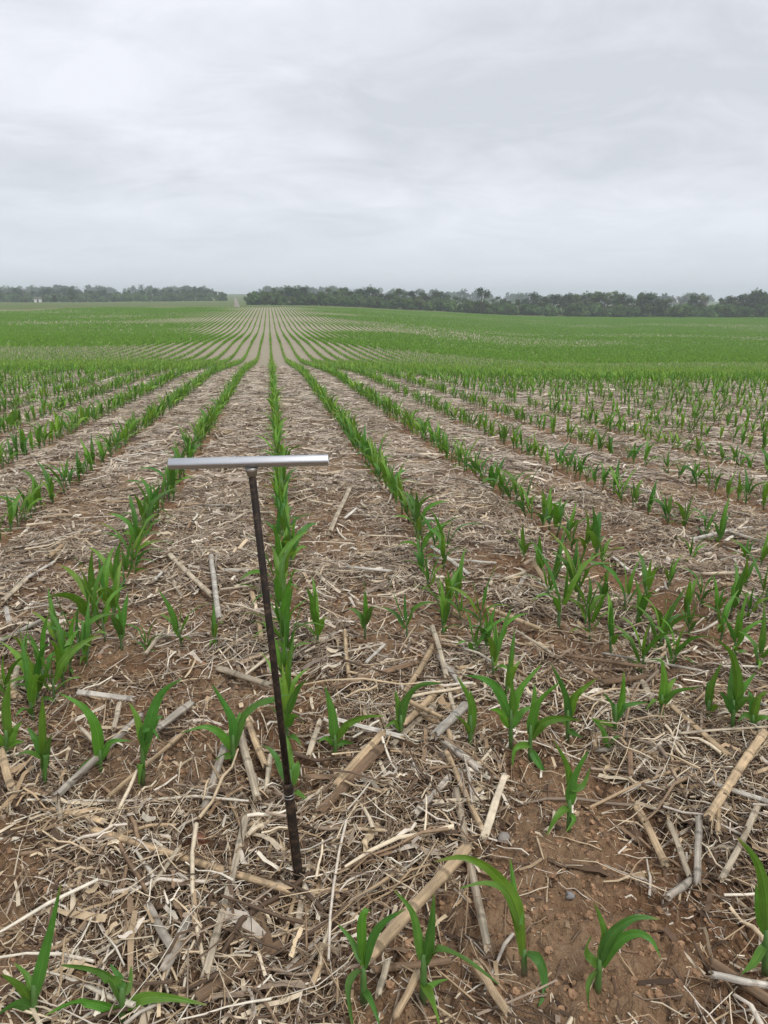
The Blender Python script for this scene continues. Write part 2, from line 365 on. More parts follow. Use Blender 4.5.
# front plants: base pixel, then leaves traced as real blades standing in the upright plane through the base
FRONT = [
 ((364, 1003), 'front-edge seedling left of the thick tan stalk, its lower leaf drooping out of frame', 968,
  [([(363, 966), (362, 925), (366, 910), (372, 912)], 11, .02), ([(364, 968), (371, 940), (384, 922), (406, 909)], 12, -.03), ([(361, 962), (352, 941), (338, 924)], 8, .03),
   ([(360, 970), (351, 985), (350, 1005), (354, 1030)], 14, -.06), ([(364, 990), (372, 1004), (380, 1026)], 8, -.04)]),
 ((423, 1003), 'front-edge seedling with one spear-like leaf upright and one long leaf sweeping right', 955,
  [([(424, 965), (428, 945), (432, 920), (434, 893)], 14, .0), ([(421, 960), (418, 935), (411, 910), (393, 889)], 11, .03), ([(428, 957), (440, 950), (465, 960), (499, 984)], 13, -.03),
   ([(423, 985), (431, 1000), (440, 1027)], 12, -.06), ([(424, 990), (436, 983), (448, 979)], 7, .02)]),
 ((525, 976), 'tall front-edge seedling with a broad leaf arching far left over the stalks', 950,
  [([(524, 955), (519, 915), (509, 892), (488, 868), (462, 857), (434, 862)], 17, .02), ([(520, 925), (515, 895), (510, 857)], 10, .04), ([(521, 930), (506, 893), (485, 883), (461, 888)], 9, -.02),
   ([(527, 953), (540, 962), (545, 990), (537, 1022)], 12, -.05)]),
 ((598, 990), 'small seedling on bare brown soil, front right, leaves arching right', 960,
  [([(600, 962), (605, 935), (594, 902)], 11, .02), ([(600, 960), (612, 935), (634, 918), (660, 919)], 13, .0), ([(602, 966), (618, 942), (637, 933), (652, 941), (662, 960)], 11, -.03),
   ([(598, 966), (587, 952), (591, 937)], 10, .0), ([(597, 970), (589, 985), (589, 1011)], 9, -.05)]),
 ((766, 975), 'seedling cut off by the right edge, broad leaf pointing up left', 930,
  [([(767, 930), (766, 895), (757, 862), (737, 837)], 15, .0), ([(765, 935), (759, 910), (756, 884)], 12, .02), ([(765, 945), (753, 965), (740, 976)], 11, -.04), ([(767, 930), (780, 890), (795, 872)], 13, .02)]),
 ((33, 1022), 'front left corner seedling with one tall upright blade', 985,
  [([(34, 1000), (42, 965), (52, 925), (61, 884)], 14, .0), ([(32, 1000), (18, 985), (1, 974)], 10, -.02), ([(32, 990), (26, 975), (14, 963)], 8, .02), ([(33, 1008), (15, 1005), (-12, 1022)], 12, -.04)]),
 ((122, 1022), 'front left seedling with low leaves spread wide to both sides', 988,
  [([(122, 1002), (110, 978), (90, 968), (60, 965)], 15, .02), ([(124, 1008), (145, 998), (172, 998), (207, 1005)], 14, .0), ([(122, 992), (119, 978), (110, 964)], 10, .03), ([(125, 995), (130, 980), (131, 966)], 8, .03),
   ([(121, 1012), (95, 1003), (70, 1004), (45, 1016)], 12, -.03)]),
 ((569, 830), 'lone seedling on bare soil right of centre with two raised blades', 800,
  [([(570, 805), (574, 780), (588, 751)], 13, .0), ([(571, 795), (566, 765), (551, 737)], 10, .02), ([(569, 808), (558, 815), (546, 836)], 9, -.03), ([(571, 815), (574, 820), (566, 832)], 6, -.02), ([(571, 790), (583, 785), (590, 768)], 8, .02)]),
 ((100, 773), 'seedling near the left edge with a long blade bowing up and left', 750,
  [([(100, 762), (97, 730), (84, 708), (57, 692)], 14, .0), ([(99, 760), (86, 765), (73, 797)], 10, -.04), ([(101, 760), (111, 742), (131, 741)], 8, .02)]),
 ((142, 790), 'seedling left of the probe with one long blade raised to the right', 735,
  [([(143, 755), (150, 720), (162, 693), (182, 679)], 14, .0), ([(143, 745), (138, 720), (129, 702)], 9, .02), ([(143, 760), (140, 735), (150, 728), (160, 740)], 11, -.02), ([(142, 770), (140, 765), (139, 785)], 9, -.02), ([(145, 745), (158, 718), (167, 722)], 7, .03)]),
 ((233, 768), 'seedling just left of the probe shaft with leaves spread three ways', 735,
  [([(233, 748), (232, 720), (212, 684)], 12, .0), ([(232, 750), (222, 735), (205, 727), (181, 733)], 10, -.02), ([(234, 748), (242, 720), (262, 702), (292, 694)], 11, .02), ([(233, 740), (238, 720), (240, 712)], 8, .04), ([(232, 755), (222, 757), (215, 760)], 8, -.03)]),
 ((335, 757), 'seedling right of the probe with one stiff upright blade', 735,
  [([(335, 740), (333, 715), (324, 683)], 13, .0), ([(336, 740), (347, 725), (365, 717), (384, 716)], 9, -.02), ([(335, 745), (345, 742), (354, 744)], 7, .02), ([(334, 745), (326, 738), (318, 742)], 6, -.02)]),
 ((291, 806), 'seedling half hidden right behind the probe shaft, low leaf trailing right', 770,
  [([(290, 785), (280, 765), (270, 750), (258, 744)], 10, .03), ([(292, 785), (296, 768), (297, 764), (297, 790)], 10, .03), ([(293, 790), (302, 796), (312, 819)], 7, -.02), ([(291, 780), (289, 750), (286, 735)], 9, .05)]),
 ((401, 743), 'seedling by the crossed stalks, one blade arching over to the right', 715,
  [([(401, 725), (405, 703), (420, 686), (443, 683)], 11, .0), ([(401, 728), (398, 705), (395, 690)], 9, .02), ([(401, 730), (394, 722), (385, 728)], 7, -.02)]),
 ((470, 753), 'thin upright seedling right of the crossed stalks', 715,
  [([(471, 735), (472, 705), (457, 676)], 11, .0), ([(471, 738), (474, 710), (470, 690)], 9, .02), ([(471, 738), (466, 725), (452, 713)], 6, -.02)]),
 ((511, 750), 'leafy seedling right of centre with a dark fan of leaves', 710,
  [([(511, 715), (512, 695), (510, 667)], 10, .0), ([(512, 715), (518, 693), (541, 665)], 12, .02), ([(510, 718), (498, 690), (484, 679), (464, 675)], 11, -.02), ([(510, 728), (500, 712), (490, 709)], 9, -.03), ([(512, 728), (522, 712), (534, 706)], 9, .03)]),
 ((530, 763), 'bushy seedling right of centre with a leaf bowed over to the right', 725,
  [([(531, 735), (538, 705), (559, 683)], 13, .0), ([(531, 738), (545, 722), (565, 718), (582, 721)], 11, -.02), ([(530, 735), (535, 700), (534, 680)], 9, .03), ([(530, 745), (516, 748), (512, 768)], 8, -.03), ([(531, 750), (540, 765), (546, 772)], 9, -.04)]),
 ((568, 742), 'seedling with two blades opened in a V, right of the bushy one', 710,
  [([(568, 722), (565, 695), (550, 662)], 11, .0), ([(569, 718), (575, 697), (597, 678)], 11, -.01), ([(568, 725), (560, 718), (552, 721)], 8, -.02), ([(569, 730), (576, 735), (583, 738)], 7, -.03)]),
 ((615, 736), 'slim seedling on the right with a single straight blade upright', 705,
  [([(616, 718), (622, 700), (624, 671)], 10, .0), ([(616, 720), (626, 706), (648, 702)], 8, -.01), ([(615, 720), (612, 705), (603, 693)], 8, .02), ([(615, 725), (600, 722), (592, 718)], 6, -.02)]),
 ((609, 752), 'tiny seedling with one leaning blade, right of the lone bare-soil seedling', 745,
  [([(609, 748), (603, 730), (591, 718)], 8, .0), ([(609, 748), (615, 738), (622, 736)], 5, .01)]),
 ((662, 722), 'tall slim seedling on the right with a blade trailing right', 695,
  [([(662, 705), (665, 680), (660, 653)], 11, .0), ([(663, 705), (676, 692), (704, 687)], 8, -.02), ([(662, 705), (655, 700), (645, 712)], 8, -.03), ([(662, 700), (670, 685), (676, 678)], 8, .03)]),
 ((709, 725), 'narrow dark seedling, left of the leafiest pair near the right edge', 700,
  [([(709, 705), (712, 685), (722, 662)], 9, .0), ([(709, 708), (708, 690), (709, 680)], 7, .02), ([(709, 712), (716, 706), (720, 710)], 6, -.02)]),
 ((733, 734), 'tallest seedling near the right edge with blades fanned upward', 700,
  [([(734, 712), (738, 685), (732, 655), (718, 640)], 12, .0), ([(734, 708), (742, 690), (756, 672)], 10, .02), ([(733, 715), (726, 700), (720, 692)], 10, -.02), ([(734, 710), (745, 700), (760, 698)], 9, -.03), ([(733, 705), (732, 680), (736, 652)], 10, .03)]),
 ((753, 735), 'low seedling at the right edge with drooping leaves', 715,
  [([(753, 720), (758, 700), (768, 690)], 9, .0), ([(752, 722), (745, 715), (738, 722)], 8, -.02), ([(753, 720), (752, 700), (748, 690)], 8, .02), ([(754, 722), (765, 718), (778, 725)], 9, -.02)]),
 ((44, 786), 'upright seedling near the left edge with stacked folded leaves', 750,
  [([(44, 755), (43, 725), (42, 695)], 11, .0), ([(44, 760), (36, 740), (27, 726)], 11, .02), ([(45, 765), (48, 745), (52, 735)], 9, -.02), ([(44, 770), (46, 755), (45, 782)], 9, -.03), ([(43, 760), (28, 753), (15, 756)], 8, -.02)]),
 ((6, 762), 'seedling cut by the left edge, blade rising above the cut stalk', 730,
  [([(6, 735), (5, 705), (11, 674)], 14, .0), ([(8, 745), (15, 730), (22, 722)], 11, .02), ([(5, 745), (-5, 735), (-15, 738)], 10, -.02), ([(7, 750), (16, 742), (24, 742)], 8, -.02)]),
]
def trace_plant(base_px, label, stem_y, leaves, jit):
    b = ground_at(*base_px); d = depth(b); root = empty('corn_seedling', b); pm = d/FPX
    top = on_plane(base_px[0]+(leaves[0][0][0][0]-base_px[0])*.8, stem_y, b)
    P = [np.array([0, 0, -.02])+t*(top-b+np.array([0, 0, .02])) for t in (0, .4, .75, 1)]
    V, F = tube(P, [.0062, .0060, .0056, .0035], 8)
    col = np.array([[.10, .20, .05]]*len(V)); col[V[:, 2] < .012] = (.19, .17, .10)
    mk('stem', V, F, M_stem, col, root)
    for q, (pl, w, off) in enumerate(leaves):
        n = len(pl); P = []
        for i, (x, y) in enumerate(pl):
            t = i/(n-1); P.append(on_plane(x, y, b, off*t*1.4)-b)
        for p in P: p[2] = max(p[2], zg(b[0]+p[0], b[1]+p[1])-b[2]+.006)
        P = np.array(P); T = P[-1]-P[0]; V0 = np.mean(P, 0)+b-CAM; V0 /= np.linalg.norm(V0)
        s0 = np.cross(T, V0); s0 /= np.linalg.norm(s0)
        V, F = leaf_geo(P, max(.0075, w*pm*.86), s0, 18, jit.uniform(-.6, .6), jit.uniform(.3, .6), 13, jit.uniform(.03, .10), jit.uniform(0, 6), jit.uniform(-.8, .8))
        m = jit.random(); c = (G1*(1-m)+G2*m)*jit.uniform(.92, 1.25)*np.array([1.16, 1.04, .95])
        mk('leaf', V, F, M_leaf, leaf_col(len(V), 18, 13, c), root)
    tag(root, label, 'corn plant', GROUP)
    return root
jr = random.Random(3)
for (b, lab, sy, lv) in FRONT: trace_plant(b, lab, sy, lv, jr)

# seedlings behind the front ones: base pixel, top pixel
NEAR = [(27, 659, 622), (78, 659, 604), (70, 674, 618), (91, 638, 568), (122, 651, 594), (117, 597, 545), (108, 612, 552), (47, 692, 622), (40, 706, 640), (8, 702, 655), (147, 654, 622),
        (182, 647, 594), (216, 649, 609), (286, 692, 628), (287, 742, 668), (288, 664, 596), (284, 648, 578), (283, 628, 560), (281, 606, 545), (282, 590, 528), (317, 648, 582), (365, 639, 588), (407, 639, 590),
        (443, 636, 590), (441, 616, 572), (430, 595, 553), (424, 580, 540), (420, 562, 520), (481, 631, 575), (472, 663, 612), (494, 679, 620), (462, 622, 590), (456, 604, 560), (496, 662, 606),
        (559, 630, 550), (585, 627, 572), (602, 609, 570), (578, 606, 545), (570, 594, 540), (626, 615, 563), (636, 630, 585), (659, 639, 597), (656, 655, 605), (685, 621, 580), (715, 621, 583), (730, 618, 565), (748, 621, 585), (763, 615, 553),
        (671, 669, 625), (646, 604, 560), (690, 640, 600), (700, 606, 572), (668, 590, 560), (112, 624, 570), (98, 622, 560), (60, 650, 600), (540, 577, 540), (552, 590, 545), (525, 560, 530), (602, 566, 540), (690, 565, 535), (745, 590, 560),
        (135, 575, 530), (126, 588, 540), (105, 640, 585), (85, 668, 612), (64, 690, 632), (54, 702, 640), (34, 722, 655), (487, 655, 606), (505, 702, 648), (450, 612, 568), (549, 603, 560), (590, 642, 592), (612, 656, 605), (640, 674, 622), (720, 642, 596), (735, 657, 608), (757, 672, 618), (285, 716, 650), (289, 670, 612), (280, 598, 536)]
pr = random.Random(21)
placed = []   # (name band label data)
protos = []
def make_near_proto(i):
    root = empty('corn_seedling', (0, 0, 0))
    for nme, V, F, c in seedling_parts(pr, .30, 11, 7): mk(nme, V, F, M_stem if nme == 'stem' else M_leaf, c, root)
    return root
def copy_tree(o):
    c = o.copy(); C.objects.link(c)
    for ch in o.children:
        k = ch.copy(); C.objects.link(k); k.parent = c
    return c
NP = 14
def height_for(b, top_py):
    lo, hi = .05, .6
    for _ in range(20):
        m = (lo+hi)/2
        if proj(b+np.array([0, 0, m]))[1] > top_py: lo = m
        else: hi = m
    return lo
bands = {'front cross row': [], 'third cross row': [], 'fourth cross row': []}
near_list = []
for i, (x, y, ty) in enumerate(NEAR):
    b = ground_at(x, y); h = min(.40, height_for(b, ty)); near_list.append((x, y, b, h))
for name, lo, hi in (('just beyond the crossed stalks', 640, 760), ('level with the middle of the probe shaft', 540, 640)):
    sel = sorted([q for q in near_list if lo <= q[1] < hi], key=lambda q: q[0])
    for k, (x, y, b, h) in enumerate(sel):
        if len(protos) < NP: o = make_near_proto(len(protos)); protos.append(o)
        else: o = copy_tree(protos[pr.randrange(NP)])
        o.location = b-np.array([0, 0, .004]); o.scale = (h/(.25 if x > 500 else .268),)*3
        o.rotation_euler = (pr.gauss(0, .07), pr.gauss(0, .07), pr.uniform(0, 6.28))
        look = 'tall' if h > .32 else ('short' if h < .24 else 'leafy')
        tag(o, f'{look} seedling, {ordinal(k+1)} from left among those {name}', 'corn plant', GROUP)
n_ind = len(FRONT)+len(NEAR)

# lengthwise rows
def row_positions():
    out = []
    for k in range(-260, 420):
        x0 = RX0+k*ROW
        y = 1.2; ys = []
        # visible span of this row in the frame, with a margin to either side
        Y = np.arange(.8, 330, .122)
        Y = Y+rng.normal(0, .022, len(Y)); X = np.full(len(Y), x0)+rng.normal(0, .014, len(Y))
        xc, yc = camxy(X, Y); ok = (yc > .9) & (np.abs(xc) < yc*.575+1.6) & (rng.random(len(Y)) > .05)
        ok &= yc < end_of_field(X, Y)-1
        sx = 384+FPX*xc/(yc*cP+.35); inframe = (sx > -30) & (sx < 798)
        ok &= (yc > np.where(abs(k) <= 6, 3.3, 3.75)) | (~inframe & (yc > 1.0))
        out.append(np.stack([X[ok], Y[ok], yc[ok], sx[ok], np.full(ok.sum(), k)], 1))
    return np.concatenate(out)
A = row_positions()
# thinner stand in places, and bare patches
thin = fbm(A[:, 0]*.016+3, A[:, 1]*.075+8, 3)
keep = rng.random(len(A)) < np.where((A[:, 4] >= 3) & (A[:, 2] < 16), .90, 1.)
thin = .6*thin+.4*fbm(A[:, 0]*.06+31, A[:, 1]*.05+2, 3)
low = 1-np.clip((thin-.49)*3.2, 0, .32)*np.clip((A[:, 2]-50)/60, 0, 1)
A = np.concatenate([A, low[:, None]], 1)
A = A[keep]
vis = (A[:, 3] > 2) & (A[:, 3] < 766) & (A[:, 2] > 3.25)
order = np.argsort(np.where(vis, A[:, 2], 1e9)); n_more = 298-n_ind
ind = A[order[:n_more]]; rest = A[np.setdiff1d(np.arange(len(A)), order[:n_more])]
singles = []
rp = random.Random(5)
byrow = {}
for a in ind: byrow.setdefault(int(a[4]), []).append(a)
def rowname(k):
    if k == 0: return 'in the row passing behind the probe handle'
    side = 'left' if k < 0 else 'right'
    return f'{ordinal(abs(k))} row {side} of the probe row'
for k, lst in sorted(byrow.items()):
    lst.sort(key=lambda a: a[1])
    for i, a in enumerate(lst):
        if len(singles) < 16:
            o = seedling_single(rp, .30).build('corn_seedling', M_leaf); singles.append(o)
        else:
            o = singles[rp.randrange(16)].copy(); C.objects.link(o)
        z = float(zg(a[0], a[1])); s = rp.uniform(.76, 1.1)*(.84 if k >= 3 else 1.)
        o.location = (a[0], a[1], z-.004); o.scale = (s, s, s*rp.uniform(.9, 1.1)); o.rotation_euler = (rp.gauss(0, .08), rp.gauss(0, .08), rp.uniform(0, 6.28))
        tag(o, f'{"tall" if s > 1.0 else ("small" if s < .82 else "mid-sized")} seedling, {ordinal(i+1)} from the near end, {rowname(k)}', 'corn plant', GROUP)

# the rest of the stand, one mass
def stamp(tmpl, X, Y, s, rz, tint):
    """copies of template (V,F,col) written straight into arrays"""
    V, F, c = tmpl; n = len(X); c_, s_ = np.cos(rz)[:, None], np.sin(rz)[:, None]
    x = (V[:, 0]*c_-V[:, 1]*s_)*s[:, None]+X[:, None]; y = (V[:, 0]*s_+V[:, 1]*c_)*s[:, None]+Y[:, None]
    z = V[:, 2]*s[:, None]+zg(X, Y)[:, None]
    VV = np.stack([x, y, z], -1).reshape(-1, 3); FF = (F[None]+(np.arange(n)*len(V))[:, None, None]).reshape(-1, F.shape[1])
    CC = (c[None]*tint[:, None]).reshape(-1, 3); return VV, FF, CC
def quadify(mb):
    V, F, c = mb.arr(); F = [f for f in F if len(f) == 4]; return V, np.array(F), c
acc = []
def put(sel, tmpls):
    ch = rng.integers(0, len(tmpls), len(sel))
    for i, t in enumerate(tmpls):
        a = sel[ch == i]
        if not len(a): continue
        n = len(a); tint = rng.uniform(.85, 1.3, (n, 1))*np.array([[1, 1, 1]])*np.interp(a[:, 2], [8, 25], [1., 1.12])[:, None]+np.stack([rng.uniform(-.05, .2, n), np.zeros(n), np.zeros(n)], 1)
        acc.append(stamp(t, a[:, 0], a[:, 1], rng.uniform(.78, 1.12, n)*np.where((a[:, 4] >= 3) & (a[:, 2] < 16), .87, 1.)*np.interp(a[:, 2], [14, 60], [1., .84])*a[:, 5], rng.uniform(0, 6.28, n), tint))
t_hi = [quadify(seedling_single(rp, .30, 5, 3)) for _ in range(12)]
t_mid = [quadify(seedling_single(rp, .30, 3, 2)) for _ in range(12)]
D = rest[:, 2]
put(rest[D < 20], t_hi); put(rest[(D >= 20) & (D < 60)], t_mid)
def blades(r, n):
    V = []; F = []; c = []
    for i in range(n):
        a = r.uniform(0, 6.28); y0 = r.uniform(-.2, .2); x0 = r.gauss(0, .02); h = r.uniform(.17, .28); sp = r.uniform(.02, .10); w = r.uniform(.018, .032)
        d = np.array([math.cos(a), math.sin(a), 0]); s = np.array([-math.sin(a), math.cos(a), 0]); b = np.array([x0, y0, 0])
        m = b+d*sp*.4+np.array([0, 0, h*.7]); e = b+d*sp+np.array([0, 0, h])
        k = len(V); V += [b-s*w*.5, b+s*w*.5, m+s*w, m-s*w, e+s*.002, e-s*.002]; F += [[k, k+1, k+2, k+3], [k+3, k+2, k+4, k+5]]
        q = r.random(); c += [G1*(1-q)+G3*q]*6
    return np.array(V), np.array(F), np.array(c)
far = rest[D >= 60]; far = far[rng.random(len(far)) < np.interp(far[:, 2], [60, 120], [.62, .50])]
t_far = [blades(rp, 8) for _ in range(16)]
far_rz = None
ch = rng.integers(0, 16, len(far))
for i, t in enumerate(t_far):
    a = far[ch == i]; n = len(a)
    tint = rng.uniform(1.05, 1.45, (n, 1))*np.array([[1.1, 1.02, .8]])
    acc.append(stamp(t, a[:, 0], a[:, 1], rng.uniform(.85, 1.15, n)*a[:, 5], rng.choice([0, math.pi], n), tint))
off = 0; VV = []; FF = []; CC = []
for v, f, c in acc: VV.append(v); FF.append(f+off); CC.append(c); off += len(v)
o = mk('corn_rows', np.concatenate(VV), np.concatenate(FF), M_rows, np.concatenate(CC))
o['kind'] = 'stuff'; o['label'] = 'rows of young green corn running over the dip to the far field edge'; o['category'] = 'corn rows'

# ------------------------------------------------------------------ litter
PAL = np.array([[.72, .60, .43], [.62, .48, .31], [.45, .32, .19], [.28, .185, .11], [.64, .56, .46], [.80, .72, .58], [.12, .075, .045], [.33, .25, .18]])
def straws(X, Y, L, W, H, nseg, tubeish, grey, seed):
    r = np.random.default_rng(seed); n = len(X)
    fld = fbm(X*1.1+40, Y*1.1+7, 2)*12.0
    az = fld+r.normal(0, 1.1, n); kap = r.normal(0, 1, n)*np.where(r.random(n) < .22, 1.4, .22); tilt = r.normal(0, .09, n)
    roll = r.normal(0, .6, n)
    t = np.linspace(-.5, .5, nseg+1)
    ang = az[:, None]+kap[:, None]*t[None]
    st = L[:, None]/nseg
    dx = np.cos(ang)*st; dy = np.sin(ang)*st
    px = X[:, None]+np.cumsum(dx, 1)-dx.sum(1)[:, None]/2; py = Y[:, None]+np.cumsum(dy, 1)-dy.sum(1)[:, None]/2
    arc = r.normal(0, .05, n)
    pz = zg(px, py)+H[:, None]+(t*L[:, None])*tilt[:, None]+arc[:, None]*L[:, None]*(.25-t**2)
    pz = np.maximum(pz, zg(px, py)-.002)
    sx = -np.sin(ang); sy = np.cos(ang); taper = 1-r.uniform(0, .65, (n, 1))*(.5+t)[None]+r.normal(0, .10, (n, nseg+1))
    w = W[:, None]*.5*taper
    cr, sr = np.cos(roll)[:, None], np.sin(roll)[:, None]
    c0 = PAL[r.choice(len(PAL), n, p=[.13, .12, .12, .17, .09, .09, .19, .09])]
    c0 = c0*(1-grey)+grey*np.array([.64, .55, .46])*r.uniform(.5, 1.2, (n, 1)); c0 = c0*r.uniform(.75, 1.2, (n, 1))
    P = np.stack([px, py, pz], -1); Sd = np.stack([sx*cr, sy*cr, np.broadcast_to(sr, sx.shape)], -1)
    Nn = np.stack([-sx*sr, -sy*sr, np.broadcast_to(cr, sx.shape)], -1)
    if tubeish:
        k = 4; ring = [P+Sd*w[..., None], P+Nn*w[..., None]*.8, P-Sd*w[..., None], P-Nn*w[..., None]*.8]
    else:
        k = 2; ring = [P+Sd*w[..., None]+Nn*w[..., None]*.2, P-Sd*w[..., None]]
    V = np.stack(ring, 2).reshape(-1, 3); m = nseg+1
    base = (np.arange(n)*m*k)[:, None, None]; F = []
    for i in range(nseg):
        for j in range(k if k > 2 else 1):
            j2 = (j+1) % k; F.append([i*k+j, i*k+j2, (i+1)*k+j2, (i+1)*k+j])
    F = (np.array(F)[None]+base).reshape(-1, 4)
    return V, F, np.repeat(c0, m*k, 0)
def scatter(n, d0, d1, half=.60, pw=2., everywhere=False):
    d = (rng.random(n)*(d1**pw-d0**pw)+d0**pw)**(1/pw); xc = rng.uniform(-1, 1, n)*(d*half+.35)
    X = xc*cY+d*sY; Y = -xc*sY+d*cY; k = rng.random(n) < (1. if everywhere else cover(X, Y)); return X[k], Y[k]
acc = []
def layer(n, d0, d1, Lm, Wm, Hm, nseg, tb, grey, seed, everywhere=False, rot_shade=False):
    X, Y = scatter(n, d0, d1, everywhere=everywhere); m = len(X); r = np.random.default_rng(seed)
    L = np.exp(r.normal(math.log(Lm), .5, m)); W = np.minimum(np.exp(r.normal(math.log(Wm), .55, m)), Wm*2.6); H = r.random(m)**1.6*Hm*(.35+cover(X, Y))
    V, F, c = straws(X, Y, L, W, H, nseg, tb, grey, seed)
    if rot_shade: c = np.array([.105, .066, .042])*(.5+c.mean(1, keepdims=True)*1.6)  # dark brown of decayed litter, also standing in for shade between straws
    acc.append((V, F, c))
layer(14000, .75, 2.4, .045, .0055, .010, 2, False, .0, 31, rot_shade=True)     # decayed pieces low in the mat, darkened to paint shade in its gaps
layer(24000, 2.4, 5.2, .05, .0065, .010, 2, False, .0, 32, rot_shade=True)
layer(24000, .75, 2.2, .058, .0018, .036, 4, True, .05, 1)      # fine round pieces at the front
layer(3400, .75, 2.2, .13, .0048, .044, 4, True, .05, 8)       # stouter stems
layer(8500, .75, 2.2, .050, .0050, .030, 3, False, .05, 2)     # leaf shreds
layer(700, .75, 2.2, .09, .009, .034, 5, False, .0, 12)       # husks and broad leaf pieces
layer(22000, .75, 2.2, .018, .0024, .012, 2, False, .0, 3)     # crumbs
layer(9000, .75, 3.0, .014, .0022, .006, 2, False, .0, 21, True)     # chaff on the bare soil
layer(60000, 2.2, 5.2, .065, .0027, .036, 3, True, .3, 4)
layer(6200, 2.2, 5.2, .14, .0055, .044, 3, True, .2, 9)
layer(34000, 2.2, 5.2, .055, .0065, .030, 2, False, .3, 5)
layer(2200, 2.2, 5.2, .12, .010, .036, 4, False, .15, 13)
layer(150000, 5.2, 12, .10, .0070, .038, 2, False, .5, 6)
layer(7000, 5.2, 12, .18, .014, .04, 2, False, .45, 14)
layer(170000, 12, 30, .20, .013, .035, 1, False, .6, 7)
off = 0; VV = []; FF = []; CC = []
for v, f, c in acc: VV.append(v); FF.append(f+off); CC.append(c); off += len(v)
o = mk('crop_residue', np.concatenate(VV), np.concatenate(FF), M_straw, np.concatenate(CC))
o['kind'] = 'stuff'; o['label'] = 'bleached straw and shredded leaf litter strewn over the soil'; o['category'] = 'crop residue'

# soil crumbs
def lump(r, s):
    V = []; F = []
    n = 7; m = 5
    for i in range(1, m):
        for j in range(n):
            th = math.pi*i/m; ph = 2*math.pi*j/n; q = s*(1+r.gauss(0, .24)); V.append([q*math.sin(th)*math.cos(ph), q*math.sin(th)*math.sin(ph), q*.75*math.cos(th)])
    for i in range(m-2):
        for j in range(n): F.append([i*n+j, (i+1)*n+j, (i+1)*n+(j+1) % n, i*n+(j+1) % n])
    F += [list(range(n)), [(m-2)*n+j for j in range(n)][::-1]]
    return np.array(V), F
lr = random.Random(8); mb = MB()
for i in range(17000):
    d = lr.uniform(.85, 3.4); xc = lr.uniform(-1, 1)*(d*.6+.2); X = xc*cY+d*sY; Y = -xc*sY+d*cY
    if lr.random() < float(cover(X, Y))*.9: continue
    s = min(.0085, math.exp(lr.gauss(math.log(.0028), .55))); V, F = lump(lr, s)
    k = lr.uniform(.7, 1.15); mb.add(V+np.array([X, Y, float(zg(X, Y))+s*.3]), F, np.array([.36, .22, .13])*k)
o = mb.build('soil_crumbs', M_clod, smooth=False); o['kind'] = 'stuff'; o['label'] = 'loose brown soil crumbs on the bare patches'; o['category'] = 'soil crumbs'
for (x, y, s, col, nm, lab, cat) in [(200, 846, .022, (.27, .13, .08), 'clod', 'reddish soil clod left of the probe above the long pale stalk', 'clod'),
                                (504, 841, .014, (.30, .27, .24), 'stone', 'small grey stone on bare soil right of the thick stalks', 'stone'),
                                (570, 897, .009, (.26, .25, .24), 'stone', 'tiny grey pebble on bare soil near the lower right seedling', 'stone'),
                                (634, 838, .017, (.12, .075, .05), 'clod', 'dark damp clod beside the leaning stalks on the right', 'clod')]:
    p = ground_at(x, y); V, F = lump(lr, s); mb = MB(); mb.add(V, F, col); o = mb.build(nm, M_clod, loc=p+np.array([0, 0, s*.35])); tag(o, lab, cat)

# ------------------------------------------------------------------ broken stalks lying on the soil
def stalk_mesh(p0, p1, r0, tint, rr, flat=1., bend=0., step=.018):
    p0 = np.asarray(p0); p1 = np.asarray(p1); ax = p1-p0; L = np.linalg.norm(ax); n = max(8, int(L/step)); ax /= L
    a, b = frame_of(ax); if_up = b if b[2] > 0 else -b; b = if_up
    ns = 12; V = []; c = []; F = []
    node = rr.uniform(.0, .1); gap = rr.uniform(.10, .16); streak = [rr.uniform(.66, 1.18) for _ in range(ns)]
    rag = [rr.uniform(-.5, .5) for _ in range(ns)]; rag2 = [rr.uniform(-.5, .5) for _ in range(ns)]
    phx = rr.uniform(0, 6)
    for i in range(n+1):
        t = i/n; s = t*L; dn = abs(((s-node)/gap)-round((s-node)/gap))*gap
        bump = 1+.13*math.exp(-(dn/.006)**2)-.05*math.sin(math.pi*min(1, dn/gap*2)); r = r0*bump*(1+.035*math.sin(phx+t*7))*(1-.12*t)
        ctr = p0+ax*s+a*bend*L*(t*(1-t))*4*.5+a*.0006*math.sin(phx+9*t)
        for k in range(ns):
            w = 2*math.pi*k/ns; e = ax*((rag[k] if i == 0 else rag2[k])*r0*2.0 if i in (0, n) else 0)
            rk = r*(1+.05*math.sin(3*w+phx))
            V.append(ctr+e+a*rk*math.cos(w)+b*rk*flat*math.sin(w)); d = .62 if dn < .006 else 1.
            if .006 <= dn < .014: d = 1.1
            c.append(np.asarray(tint)*d*streak[k]*(.93+.12*math.sin(phx*3+s*40)))
    for i in range(n):
        for k in range(ns): F.append([i*ns+k, i*ns+(k+1) % ns, (i+1)*ns+(k+1) % ns, (i+1)*ns+k])
    for e, i in ((0, 0), (1, n)):   # cut ends: rim, then pith set in a little
        k0 = len(V); ctr = np.mean([V[i*ns+k] for k in range(ns)], 0); inw = ax*(r0*.5 if e == 0 else -r0*.5)
        for k in range(ns): V.append(ctr+(V[i*ns+k]-ctr)*.72+inw*.4); c.append(np.array([.50, .40, .28]))
        V.append(ctr+inw); c.append(np.array([.36, .27, .18]))
        for k in range(ns):
            q = [i*ns+k, i*ns+(k+1) % ns, k0+(k+1) % ns, k0+k]; F.append(q if e else q[::-1])
            q = [k0+k, k0+(k+1) % ns, k0+ns]; F.append(q if e else q[::-1])
    return np.array(V), F, np.array(c)
